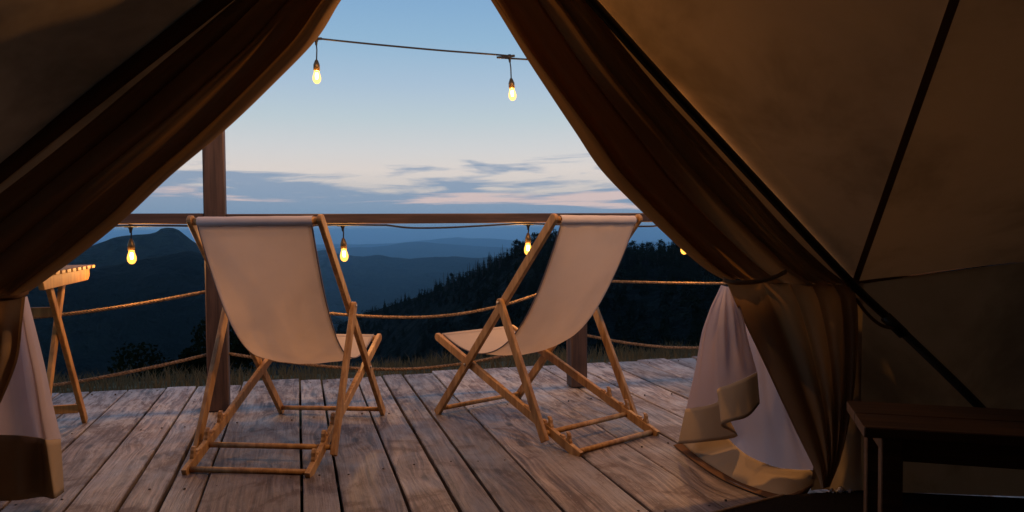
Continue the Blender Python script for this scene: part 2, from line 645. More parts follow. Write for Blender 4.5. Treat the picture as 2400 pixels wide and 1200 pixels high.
def grid_mesh(name, rows, mat, parent, org):
    """rows: list of equal-length lists of world points -> smooth sheet"""
    nu = len(rows[0])
    v = [p - org for r in rows for p in r]
    f = [(i * nu + j, i * nu + j + 1, (i + 1) * nu + j + 1, (i + 1) * nu + j) for i in range(len(rows) - 1) for j in range(nu - 1)]
    return pydata(name, v, f, mat, parent, (0, 0, 0), True)


# ------------------------------------------------------------------ terrain
def px_profile(pts):
    """ridge line of the far view as (azimuth, tan elevation) pairs"""
    az, el = [], []
    for px, py in pts:
        d = ray(px, py)
        az.append(math.atan2(d.x, d.y)); el.append(d.z / math.hypot(d.x, d.y))
    return np.array(az), np.array(el)


RIDGES = [
    (800., 240., [(-900, 640), (-200, 650), (150, 640), (260, 622), (340, 606), (400, 597), (450, 590), (490, 594), (530, 612), (600, 660), (700, 740), (900, 860)]),
    # distance, width, silhouette (rough ridge, noise on top)
    (1500., 420., [(-900, 590), (-300, 585), (0, 575), (180, 585), (262, 556), (300, 549), (330, 547), (352, 546), (368, 543), (376, 536), (388, 533), (408, 534), (420, 539), (428, 546), (436, 553), (452, 566), (475, 580), (520, 600), (600, 640), (700, 700), (900, 800)]),
    (4800., 1050., [(-900, 620), (300, 600), (560, 596), (700, 592), (760, 588), (800, 597), (850, 604), (885, 598), (920, 604), (960, 606), (1020, 602), (1060, 601), (1110, 605), (1160, 606), (1300, 612), (1600, 605), (2000, 600), (3300, 600)]),
    (13000., 2200., [(-900, 580), (500, 582), (700, 584), (800, 581), (860, 579), (910, 576), (950, 568), (985, 567), (1040, 571), (1090, 575), (1150, 579), (1200, 582), (1400, 580), (1520, 578), (1700, 582), (3300, 580)]),
    (20500., 3000., [(-900, 566), (600, 570), (840, 573), (930, 570), (990, 563), (1040, 559), (1075, 556), (1110, 559), (1150, 558), (1185, 562), (1260, 568), (1400, 570), (1500, 569), (1540, 566), (1600, 571), (1800, 566), (3300, 570)]),
]
RP = [(D, w, *px_profile(p)) for D, w, p in RIDGES]
# near wooded spur: crest distance and crest height vary round the view
SP = [(560, 840, 880), (700, 800, 800), (850, 738, 700), (1000, 690, 600), (1150, 622, 500), (1215, 588, 470), (1290, 566, 450), (1400, 588, 440), (1500, 592, 430), (1600, 586, 420), (1750, 575, 400), (2200, 560, 380), (3300, 560, 360)]
s_az, s_el = px_profile([(a, b) for a, b, _ in SP])
s_D = np.array([c for *_, c in SP]) * .58


def fract(x, y, sc, seed, octaves=4):
    r = np.zeros_like(x)
    amp, tot = 1.0, 0.0
    r_ = np.random.default_rng(seed)
    for o in range(octaves):
        for _ in range(4):
            a = r_.uniform(0, 2 * np.pi); ph = r_.uniform(0, 2 * np.pi)
            r += amp * np.sin((x * np.cos(a) + y * np.sin(a)) / sc * 2 * np.pi + ph) / 4
        tot += amp; amp *= .52; sc *= .47
    return r / tot * 1.6


def terrain(x, y):
    x = np.asarray(x, float); y = np.asarray(y, float)
    r = np.hypot(x, y) + 1e-6
    az = np.arctan2(x, y)
    s = -math.sin(BD) * x + math.cos(BD) * y
    e = np.maximum(s - 5.3, 0)
    k = 0.038
    e0 = 7.5
    knoll = np.where(e < e0, -.17 - k * e * e, -.17 - k * e0 * e0 - 2 * k * e0 * (e - e0) * .98)
    side = np.maximum(np.abs(x) - 14, 0)
    knoll = knoll - .02 * side ** 1.3 + .05 * fract(x, y, 4.0, 3) * np.clip(r / 6, 0, 1)
    base = np.minimum(-330, -.046 * r) + 30 * fract(x, y, 2600, 5)
    z = np.maximum(knoll, base)
    # wooded spur
    D = np.interp(az, s_az, s_D); el = np.interp(az, s_az, s_el)
    zc = EYE + D * el
    front = np.where(r < D, .30, .45)
    spur = zc - front * np.abs(r - D) * (np.abs(r - D) / (np.abs(r - D) + 35))
    spur = spur + 2.6 * fract(x, y, 80, 11) * np.clip(np.abs(r - D) / 50, .12, 1)
    w = np.clip((az - s_az[0]) / .12, 0, 1)
    spur = spur * w + base * (1 - w)
    w2 = np.clip((1.35 - az) / .5, 0, 1)
    spur = spur * w2 + base * (1 - w2)
    z = np.where(r > 60, np.maximum(z, spur), z)
    for i, (D, wd, a, el) in enumerate(RP):
        zc = EYE + D * np.interp(az, a, el) + D * .0009 * fract(az * 900, az * 300, 38, 40 + i, 6)
        lat = np.clip((1.6 - np.abs(az)) / .5, 0, 1)
        g = np.exp(-((r - D) / wd) ** 2) * lat
        h = base + (zc - base) * g + 50 * fract(x, y, wd * .7, 70 + i) * g * np.clip(np.abs(r - D) / wd * 1.6, 0, 1)
        z = np.maximum(z, h)
    return z


def build_ground():
    radii = [0.0, .6] + list(np.geomspace(1.2, 26500, 400))
    az = np.concatenate([np.linspace(-math.pi, -.78, 60, endpoint=False), np.linspace(-.78, .78, 560, endpoint=False), np.linspace(.78, math.pi, 60, endpoint=False)])
    R, A = np.meshgrid(np.array(radii), az, indexing='ij')
    xx, yy = R * np.sin(A), R * np.cos(A)
    zz = terrain(xx, yy)
    under = (-math.sin(BD) * xx + math.cos(BD) * yy) < 5.6
    zz = np.where(under & (R < 9), np.minimum(zz, -.24), zz)
    n, m = R.shape
    v = np.stack([xx, yy, zz], -1).reshape(-1, 3)
    i = np.arange(n - 1)[:, None]; j = np.arange(m)[None, :]
    a = i * m + j; b = i * m + (j + 1) % m
    f = np.stack([a, b, b + m, a + m], -1).reshape(-1, 4)
    me = bpy.data.meshes.new('ground')
    me.vertices.add(len(v)); me.vertices.foreach_set('co', v.ravel())
    me.loops.add(f.size); me.loops.foreach_set('vertex_index', f.ravel().astype(np.int32))
    me.polygons.add(len(f)); me.polygons.foreach_set('loop_start', np.arange(0, f.size, 4, dtype=np.int32))
    me.polygons.foreach_set('use_smooth', np.ones(len(f), bool))
    me.update(calc_edges=True); me.validate()
    o = mesh_obj('ground', me, M['ground'])
    props(o, 'grassy hilltop falling away to dark wooded valleys and blue ridges', None, None, 'structure')
    return float(v[:, 2].min())


zmin = build_ground()

# air: pale even haze round everything
hz = NT('air')
pv = hz.n('ShaderNodeVolumePrincipled')
pv.inputs['Color'].default_value = (.40, .71, 1, 1)
pv.inputs['Density'].default_value = 9.0e-5
pv.inputs['Anisotropy'].default_value = .80
hz.l(pv.outputs[0], hz.out.inputs['Volume'])
b = 27500.0
z0, z1 = zmin - 1.0, 45.0
hb = MB()
hb.add([(-b, -b, z0), (b, -b, z0), (b, b, z0), (-b, b, z0), (-b, -b, z1), (b, -b, z1), (b, b, z1), (-b, b, z1)],
       [(3, 2, 1, 0), (4, 5, 6, 7), (0, 1, 5, 4), (1, 2, 6, 5), (2, 3, 7, 6), (3, 0, 4, 7)])
ho = hb.build('haze', hz.m)
props(ho, 'blue evening haze lying over the valley and far ridges', None, None, 'stuff')

# ------------------------------------------------------------------ vegetation
def conifer_mesh(seed, h=9.0, ragged=.25):
    r = random.Random(seed)
    v, f = [], []
    levels = 17
    for i in range(levels):
        t = i / (levels - 1)
        z = h * (.10 + .88 * t)
        rad = h * .19 * (1 - t) ** .85 * r.uniform(1 - ragged, 1 + ragged) + .12
        nb = 8 if t < .6 else 6
        for k in range(nb):
            if r.random() < .12: continue
            a = 2 * math.pi * (k + r.random() * .8) / nb
            rr = rad * r.uniform(.6, 1.15)
            dz = -rr * r.uniform(.15, .5)
            wdt = rr * .30
            c, s_ = math.cos(a), math.sin(a)
            p = [(0, 0, z + .18 * rr), (c * rr * .6 - s_ * wdt, s_ * rr * .6 + c * wdt, z + dz * .5), (c * rr, s_ * rr, z + dz), (c * rr * .6 + s_ * wdt, s_ * rr * .6 - c * wdt, z + dz * .5 - .1)]
            b0 = len(v); v += p; f.append((b0, b0 + 1, b0 + 2, b0 + 3))
            q = [(c * rr * .25, s_ * rr * .25, z + .1), (c * rr * .8, s_ * rr * .8, z + dz * .7), (c * rr * .7, s_ * rr * .7, z + dz - .35 * rr)]
            b0 = len(v); v += q; f.append((b0, b0 + 1, b0 + 2))
    return v, f


def broad_mesh(seed, h=7.0, n=420, spread=.42, leaf=1.0):
    r = random.Random(seed)
    v, f = [], []
    cl = []
    for _ in range(13):
        a = r.uniform(0, 6.28); q = r.uniform(0, 1) ** .6
        zz = r.uniform(.32, .93)
        wd = h * spread * (1 - abs(zz - .55) * 1.25)
        cl.append((math.cos(a) * q * wd, math.sin(a) * q * wd, h * zz, h * r.uniform(.09, .17)))
    for _ in range(n):
        cx, cy_, cz, cr = r.choice(cl)
        d = Vector((r.gauss(0, 1), r.gauss(0, 1), r.gauss(0, .8))).normalized() * cr * r.uniform(.55, 1.1)
        p = Vector((cx, cy_, cz)) + d
        s_ = h * r.uniform(.022, .045) * leaf
        a = Vector((r.gauss(0, 1), r.gauss(0, 1), r.gauss(0, 1))).normalized()
        b_ = a.cross(Vector((r.gauss(0, 1), r.gauss(0, 1), r.gauss(0, 1)))).normalized()
        b0 = len(v)
        v += [tuple(p + a * s_), tuple(p + b_ * s_), tuple(p - a * s_), tuple(p - b_ * s_)]
        f.append((b0, b0 + 1, b0 + 2, b0 + 3))
    return v, f, cl


def raw_mesh(name, v, f, mat, smooth=False):
    me = bpy.data.meshes.new(name)
    me.from_pydata([tuple(p) for p in v], [], f)
    me.materials.append(mat)
    me.update()
    return me


def trunk_mesh(name, h, r0, limbs=()):
    b_ = MB()
    b_.tube([(0, 0, -.6), (0.02, 0, h * .3), (0, .03, h * .65), (0, 0, h)], [r0, r0 * .8, r0 * .5, r0 * .12], 6)
    for c in limbs:
        b_.tube([(0, 0, h * .35), (c[0] * .5, c[1] * .5, c[2] * .75), (c[0], c[1], c[2])], [r0 * .4, r0 * .25, r0 * .08], 5)
    return raw_mesh(name, b_.v, b_.f, M['bark'])


protos = []
for sd in range(4):
    v, f = conifer_mesh(sd, 9, .3)
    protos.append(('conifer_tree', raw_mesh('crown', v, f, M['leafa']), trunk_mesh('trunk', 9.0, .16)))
for sd in range(4):
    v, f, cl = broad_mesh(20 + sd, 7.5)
    protos.append(('broadleaf_tree', raw_mesh('crown', v, f, M['leafb']), trunk_mesh('trunk', 5.0, .17, cl[:7])))
snags = []
for sd in range(3):
    r = random.Random(90 + sd)
    b_ = MB()
    b_.tube([(0, 0, -.6), (.05, 0, 4), (.1, .05, 8.5)], [.16, .10, .03], 5)
    for _ in range(9):
        z = r.uniform(2, 7.5); a = r.uniform(0, 6.28); L = r.uniform(.4, 1.2) * (1 - z / 11)
        b_.tube([(0.04, 0, z), (math.cos(a) * L, math.sin(a) * L, z + r.uniform(-.2, .4))], [.05, .015], 4)
    snags.append(raw_mesh('dead_tree', b_.v, b_.f, M['bark']))


def spur_xyz(az, frac):
    D = float(np.interp(az, s_az, s_D)) * frac
    x, y = D * math.sin(az), D * math.cos(az)
    return x, y, float(terrain(np.array([x]), np.array([y]))[0])


def tree_at(kind_i, x, y, z, sc, rot):
    nm, crown, trunk = protos[kind_i]
    lab = ('dark pointed conifer on the wooded ridge below the rail' if nm == 'conifer_tree' else 'dark round-topped tree on the wooded ridge below the rail')
    t = thing(nm, (x, y, z), lab, 'tree', 'trees on the dark ridge', rot)
    t.scale = (sc * random.uniform(.85, 1.15),) * 2 + (sc,)
    mesh_obj('crown', crown, None, t)
    mesh_obj('trunk', trunk, None, t)


az0, az1 = math.atan2(-370, F), math.atan2(430, F)
for i in range(150):                                  # trees along the crest, seen against the hills and sky
    az = az0 + (az1 - az0) * (i + random.random()) / 150
    fr = random.uniform(.90, 1.0)
    x, y, z = spur_xyz(az, fr)
    left = az < 0.0
    k = random.choice([0, 1, 2, 3, 0, 2, 5] if left else [4, 5, 6, 7, 4, 6, 1])
    tree_at(k, x, y, z - .2, random.uniform(.32, .66) if left else random.uniform(.38, .74), random.uniform(0, 6.28))
for i in range(46):                                   # bare trunks on the left end of the crest
    az = math.atan2(random.uniform(-190, -20), F)
    x, y, z = spur_xyz(az, random.uniform(.93, 1.0))
    o = mesh_obj('dead_tree', random.choice(snags), None)
    o.location = (x, y, z); o.rotation_euler = (random.uniform(-.06, .06), random.uniform(-.06, .06), random.uniform(0, 6.28))
    s_ = random.uniform(.45, .8); o.scale = (s_ * 1.3, s_ * 1.3, s_)
    props(o, 'bare dead trunk standing on the slope of the wooded ridge', 'tree', 'dead trees on the dark ridge')

# the rest of the wood, one mass
fv, ff = [], []
cheap = []
for sd in range(5):
    cheap.append(conifer_mesh(60 + sd, 8.5, .35) if sd < 2 else broad_mesh(70 + sd, 7.0, 90, .5)[:2])
cheap = [(np.array(v), f) for v, f in cheap]
off = 0
allv, allf = [], []
for i in range(4200):
    az = random.uniform(math.atan2(-520, F), .75)
    fr = 1.0 - random.random() ** 1.5 * .75
    if fr > .985: fr = .97
    x, y, z = spur_xyz(az, fr)
    v, f = random.choice(cheap)
    s_ = random.uniform(.42, .75) * (1.1 if fr < .85 else .8)
    a = random.uniform(0, 6.28)
    Rm = np.array([[math.cos(a), -math.sin(a), 0], [math.sin(a), math.cos(a), 0], [0, 0, 1]])
    allv.append(v @ Rm.T * s_ + np.array([x, y, z - .3]))
    allf += [tuple(off + q for q in p) for p in f]
    off += len(v)
me = bpy.data.meshes.new('forest')
me.from_pydata(np.concatenate(allv).tolist(), [], allf)
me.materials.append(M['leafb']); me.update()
fo = mesh_obj('forest', me, None)
props(fo, 'dark unbroken woodland covering the near ridge and slope', None, None, 'stuff')

# grass on the hilltop beyond the deck
gv, gf = [], []
for i in range(15000):
    s_ = 5.42 + random.random() ** 1.4 * 5.5
    n_ = random.uniform(-4.6, 6.0)
    p = NN * n_ + DV * s_
    z = float(0)
    gv.append((p.x, p.y, s_))
ga = np.array(gv)
gz = terrain(ga[:, 0], ga[:, 1])
tuft = fract(ga[:, 0], ga[:, 1], 1.1, 9, 3)
V, Fc = [], []
for (x, y, _), z, tf in zip(gv, gz, tuft):
    h = random.uniform(.05, .13) * (1.15 + .8 * tf)
    if h < .03: continue
    a = random.uniform(0, 6.28); w = random.uniform(.0025, .006)
    lx, ly = random.gauss(0, .35) * h, random.gauss(0, .35) * h
    c, s_ = math.cos(a) * w, math.sin(a) * w
    b0 = len(V)
    V += [(x - c, y - s_, z - .02), (x + c, y + s_, z - .02), (x + lx * .4 + c * .7, y + ly * .4 + s_ * .7, z + h * .6), (x + lx * .4 - c * .7, y + ly * .4 - s_ * .7, z + h * .6), (x + lx, y + ly, z + h)]
    Fc += [(b0, b0 + 1, b0 + 2, b0 + 3), (b0 + 3, b0 + 2, b0 + 4)]
go = pydata('grass', V, Fc, M['grass'])
props(go, 'dry short grass on the hilltop beyond the deck edge', None, None, 'stuff')

# dark shrub on the slope, left of the chairs
def shrub(px, py, y, h, seed, label):
    top = dep(px, py, y)
    gz_ = float(terrain(np.array([top.x]), np.array([top.y]))[0])
    hh = top.z - gz_
    t = thing('shrub', (top.x, top.y, gz_), label, 'shrub')
    v, f, cl = broad_mesh(seed, hh, 9000, .75, .36)
    mesh_obj('foliage', raw_mesh('foliage', v, f, M['leafb']), None, t)
    mesh_obj('stem', trunk_mesh('stem', hh * .5, .05, cl[:8]), None, t)


shrub(470, 776, 13.5, 0, 5, 'dark leafy shrub on the grassy slope behind the tall railing post')

# ------------------------------------------------------------------ deck
deck = thing('deck', (0, 0, 0), 'weathered plank deck with dark gaps between its boards', None, None, 0, 'structure')
deck.rotation_euler = (0, 0, BD)
seams = [-1.27, -1.055, -.825, -.645, -.505, -.368, -.003, .136, .369, .543, .685, .893, 1.19, 1.455, 1.69, 1.945, 2.195]
while seams[0] > -3.9: seams.insert(0, seams[0] - random.uniform(.16, .26))
while seams[-1] < 4.7: seams.append(seams[-1] + random.uniform(.18, .28))
nails = MB()
for i in range(len(seams) - 1):
    n0, n1 = seams[i], seams[i + 1]
    gap = random.uniform(.005, .009)
    if abs(n0 + .003) < .01 or abs(n0 - .136) < .01: gap = .008
    n0 += gap; n1 -= random.uniform(.004, .008)
    cuts = [-3.2, 5.31 + random.uniform(-.045, .045)]
    if i % 3 == 1: cuts.insert(1, random.uniform(-1.5, 1.0))
    for q in range(len(cuts) - 1):
        s0, s1 = cuts[q] + (.004 if q else 0), cuts[q + 1] - .004
        dz = random.uniform(-.003, .002)
        L, W = s1 - s0, n1 - n0
        cs = (s0 + s1) / 2
        nseg = max(2, int(L / .22))
        tw, bow = random.uniform(-.004, .004), random.uniform(-.003, .003)
        v, f = [], []
        for k in range(nseg + 1):
            yy = -L / 2 + L * k / nseg
            jl, jr = random.uniform(-.0014, .0014), random.uniform(-.0014, .0014)
            tt = k / nseg - .5
            zz = bow * math.sin(k * .6)
            a, b2 = -W / 2 + jl, W / 2 + jr
            e = .004
            v += [(a, yy, -.042), (a, yy, -e + zz - tw * tt), (a + e, yy, zz - tw * tt), (0, yy, zz + .0012), (b2 - e, yy, zz + tw * tt), (b2, yy, -e + zz + tw * tt), (b2, yy, -.042)]
        for k in range(nseg):
            for j in range(6):
                f.append((k * 7 + j, k * 7 + j + 1, k * 7 + 8 + j, k * 7 + 7 + j))
            f.append((k * 7 + 6, k * 7, k * 7 + 7, k * 7 + 13))
        f.append(tuple(range(6, -1, -1))); f.append(tuple(nseg * 7 + j for j in range(7)))
        me = bpy.data.meshes.new('plank')
        me.from_pydata(v, [], f); me.update()
        bm = bmesh.new(); bm.from_mesh(me); bmesh.ops.recalc_face_normals(bm, faces=bm.faces); bm.to_mesh(me); bm.free()
        mesh_obj('plank', me, M['deck'], deck, ((n0 + n1) / 2, cs, dz))
    for sn in (5.2, 4.2, 3.2, 2.45):
        for nx in ((n0 + .035, n1 - .035) if n1 - n0 > .16 else ((n0 + n1) / 2,)):
            nx += random.uniform(-.008, .008); s2 = sn + random.uniform(-.03, .03)
            nails.lathe([(0.0001, .0028), (.0045, .0026), (.005, -.01)], (nx, s2, .001), 7)
no = nails.build('nail', M['nail'], deck)
no['kind'] = 'stuff'
joists = MB()
for sn in (5.15, 4.2, 3.2, 2.45, 1.2, 0, -1.2, -2.4):
    joists.bar((-4.0, sn, -.105), (4.8, sn, -.105), .06, .12)
for k in range(1):
    jo = joists.build('joist', M['post'], deck)
    jo['kind'] = 'stuff'

# ------------------------------------------------------------------ railing
RS = 4.555
railing = thing('railing', NS(0, RS, 0), 'timber railing of square posts and one top rail along the deck edge', 'railing', None, BD)
def post(n, z1, w=.115):
    b_ = MB(); b_.bar((n, 0, .002), (n, 0, z1), w, w, Vector((0, 1, 0)), .006)
    return b_.build('post', M['post'], railing)
post(-.439, 2.26, .112)
post(1.695, 1.036, .105)
post(-2.62, 2.26)
post(3.85, 2.26)
def rail(n0, n1):
    b_ = MB(); b_.bar((n0, 0, 1.067), (n1, 0, 1.071), .095, .058, Vector((0, 0, 1)), .005)
    b_.build('top_rail', M['rail'], railing)
rail(-2.56, -.497); rail(-.381, 3.79)
rail(-4.2, -2.68)

def rope(spans, label, mat='rope'):
    """spans: list of control points in (n, z); rope laid of three strands"""
    pts = []
    for sp in spans:
        P = [Vector((n, 0, z)) for n, z in sp]
        L = sum((P[i + 1] - P[i]).length for i in range(len(P) - 1))
        m = max(8, int(L / .009))
        pts += [interp(P, k / m) for k in range(m + (1 if sp is spans[-1] else 0))]
    b_ = MB()
    t = 0.0
    strands = [[], [], []]
    for i, p in enumerate(pts):
        d = (pts[min(i + 1, len(pts) - 1)] - pts[max(i - 1, 0)]).normalized()
        a = Vector((0, 1, 0)); c = d.cross(a).normalized()
        if i: t += (p - pts[i - 1]).length
        for k in range(3):
            th = t / .052 * 2 * math.pi + k * 2.0944
            strands[k].append(p + (a * math.cos(th) + c * math.sin(th)) * .0047)
    for st in strands:
        b_.tube(st, .0055, 6)
    o = b_.build('rope', M[mat])
    o.location = NS(0, RS, 0); o.rotation_euler = (0, 0, BD)
    return props(o, label, 'rope')


rope([[(-2.62, .66), (-2.0, .535), (-1.344, .555), (-.9, .60), (-.439, .675)], [(-.439, .675), (-.15, .60), (.177, .519), (.738, .478), (1.2, .53), (1.695, .675)], [(1.695, .675), (1.924, .662), (2.724, .628), (3.3, .64), (3.85, .68)]],
     'upper sagging rope strung between the railing posts, below the top rail')
rope([[(-2.62, .33), (-1.9, .17), (-1.273, .19), (-.8, .255), (-.439, .325)], [(-.439, .325), (-.1, .255), (.282, .195), (.734, .171), (1.24, .223), (1.695, .335)], [(1.695, .335), (2.132, .244), (2.565, .203), (3.2, .22), (3.85, .33)]],
     'lower sagging rope strung between the railing posts, just above the deck')

# ------------------------------------------------------------------ string lights
def cordline(name, pts, label, r=.0055, cat='cable'):
    b_ = MB()
    P = [Vector(p) for p in pts]
    n = 14 * (len(P) - 1)
    org = P[0].copy()
    b_.tube([interp(P, i / n) - org for i in range(n + 1)], r, 8)
    o = b_.build(name, M['black'], None, org)
    return props(o, label, cat)


def lamp(p, drop, label, group, power, tilt=(0, 0), scale=1.0):
    t = thing('hanging_bulb', p, label, 'light bulb', group)
    t.rotation_euler = (tilt[0], tilt[1], 0)
    b_ = MB()
    b_.lathe([(.0001, .014), (.010, .012), (.014, .004), (.013, -.006), (.008, -.018), (.006, -.035)], (0, 0, 0), 12)
    b_.bar((-.034, 0, .002), (.034, 0, .002), .013, .014)
    b_.build('cord_clip', M['black'], t)
    b_ = MB(); b_.tube([(0, 0, -.02), (.003, 0, -drop * .5), (0, 0, -drop)], .0038, 8)
    b_.build('drop_cord', M['black'], t)
    b_ = MB()
    b_.lathe([(.004, .010), (.009, .004), (.015, -.012), (.0185, -.022), (.0185, -.048), (.0165, -.050), (.0165, -.056), (.0001, -.056)], (0, 0, -drop), 16)
    b_.build('socket', M['socket'], t)
    z = -drop - .054
    b_ = MB()
    b_.lathe([(.0145, 0), (.0155, -.010), (.0195, -.022), (.0232, -.036), (.0238, -.046), (.0215, -.058), (.0155, -.068), (.008, -.0735), (.0001, -.075)], (0, 0, z), 20)
    gb = b_.build('glass_bulb', M['bulb'], t)
    b_ = MB()
    b_.tube([(-.004, 0, z - .012), (-.007, 0, z - .028), (-.004, 0, z - .048), (.004, 0, z - .048), (.007, 0, z - .028), (.004, 0, z - .012)], .0032, 6)
    b_.build('filament', M['filament'], gb)
    ld = bpy.data.lights.new('bulb_light', 'POINT')
    ld.energy, ld.color, ld.shadow_soft_size = power, (1.0, .50, .17), .019
    lo = bpy.data.objects.new('bulb_light', ld)
    col.objects.link(lo); lo.parent = t; lo.location = (0, 0, z - .04)
    return t


P_RAIL, P_TOP, P_DOOR = 19.0, 18.0, 40.0
def at_rs(x_n, z):
    return NS(x_n, RS, z)
def n_of(px, py):
    d = ray(px, py); t = RS / d.dot(DV); p = Vector((0, 0, EYE)) + d * t
    return p.dot(NN)
# overhead line along the railing, from tall post to tall post
ov = [(-2.62, 2.16), (-1.5, 2.12), (-.439, 2.14)]
ov2 = [(-.439, 2.14), (n_of(745, 90), 2.098), (n_of(1000, 112), 2.072), (n_of(1195, 131), 2.060), (1.25, 2.045), (2.4, 2.06), (3.85, 2.18)]
cordline('overhead_cable', [at_rs(n, z) for n, z in ov2], 'thin black cable strung high across the sky between the tent flaps', .0055)
lamp(at_rs(n_of(741, 92), 2.094), .125, 'lit bulb hanging from the overhead cable beside the left tent flap', 'bulbs on the overhead cable', P_TOP)
lamp(at_rs(n_of(1194, 133), 2.056), .140, 'lit bulb hanging from the overhead cable close to the right tent flap', 'bulbs on the overhead cable', P_TOP, (0, -.07))
lamp(at_rs(2.4, 2.055), .13, 'farther lit bulb on the overhead cable hidden behind the right tent flap', 'bulbs on the overhead cable', P_TOP)
# line under the top rail
rb = [(n_of(306, 532), 'lit bulb under the rail left of the left chair, above the wooden table edge'),
      (n_of(803, 524), 'lit bulb under the rail beside the right upright of the left chair'),
      (n_of(1238, 522), 'lit bulb under the rail beside the left upright of the right chair'),
      (n_of(1606, 520), 'lit bulb under the rail half hidden by the right tent flap')]
drops = [.075, .082, .062, .075]
for (n, lab), dr in zip(rb, drops):
    lamp(at_rs(n, 1.030), dr, lab, 'bulbs hanging under the rail', P_RAIL, (0, random.uniform(-.04, .04)))
nb = [n for n, _ in rb]
cp = [(-2.3, 1.03), (nb[0], 1.033), (nb[0] + .30, 1.031), (nb[0] + .55, 1.022), (-.5, 1.02)]
cordline('rail_cable', [at_rs(n, z) + DV * -.06 for n, z in cp], 'black lamp cable sagging under the rail left of the left chair', .0055)
cp = [(-.38, 1.02), (nb[1] - .1, 1.032), (nb[1] + .22, 1.030), (n_of(905, 524), 1.029), (n_of(960, 530), 1.013), (n_of(1040, 531), 1.013), (n_of(1120, 527), 1.022), (n_of(1180, 522), 1.030), (nb[2], 1.033), (nb[2] + .4, 1.02), (nb[2] + .8, 1.013), (nb[3] - .15, 1.03), (nb[3] + .2, 1.03)]
cordline('rail_cable', [at_rs(n, z) + DV * -.056 for n, z in cp], 'black lamp cable sagging under the rail between the two chairs', .0055)

# ------------------------------------------------------------------ deck chairs
K = .926
CH = dict(ya0=.8058 * K, ya1=-.2243 * K, za1=1.1484 * K, yb0=-.3647 * K, yb1=.8398 * K, zb1=.4579 * K, sA=.6097, wA=.3074 * K, wB=.283 * K, wC=.3325 * K, yc=-.146 * K, zc=.075 * K)


def capsule(p, q, w, n=7, r0=True, r1=True, ext0=.0, ext1=.0):
    """outline of a flat rail of depth w in the side plane from p to q, rounded ends"""
    p, q = Vector(p), Vector(q)
    d = (q - p).normalized(); u = Vector((-d.y, d.x))
    p = p - d * ext0; q = q + d * ext1
    out = []
    h = w / 2
    if r1:
        for k in range(n + 1):
            a = -math.pi / 2 + math.pi * k / n
            out.append(q - d * h + d * (h * math.cos(a)) + u * (h * math.sin(a)))
    else:
        out += [q - u * h, q + u * h]
    if r0:
        for k in range(n + 1):
            a = math.pi / 2 + math.pi * k / n
            out.append(p + d * h + d * (h * math.cos(a)) + u * (h * math.sin(a)))
    else:
        out += [p + u * h, p - u * h]
    return [(o.x, o.y) for o in out]


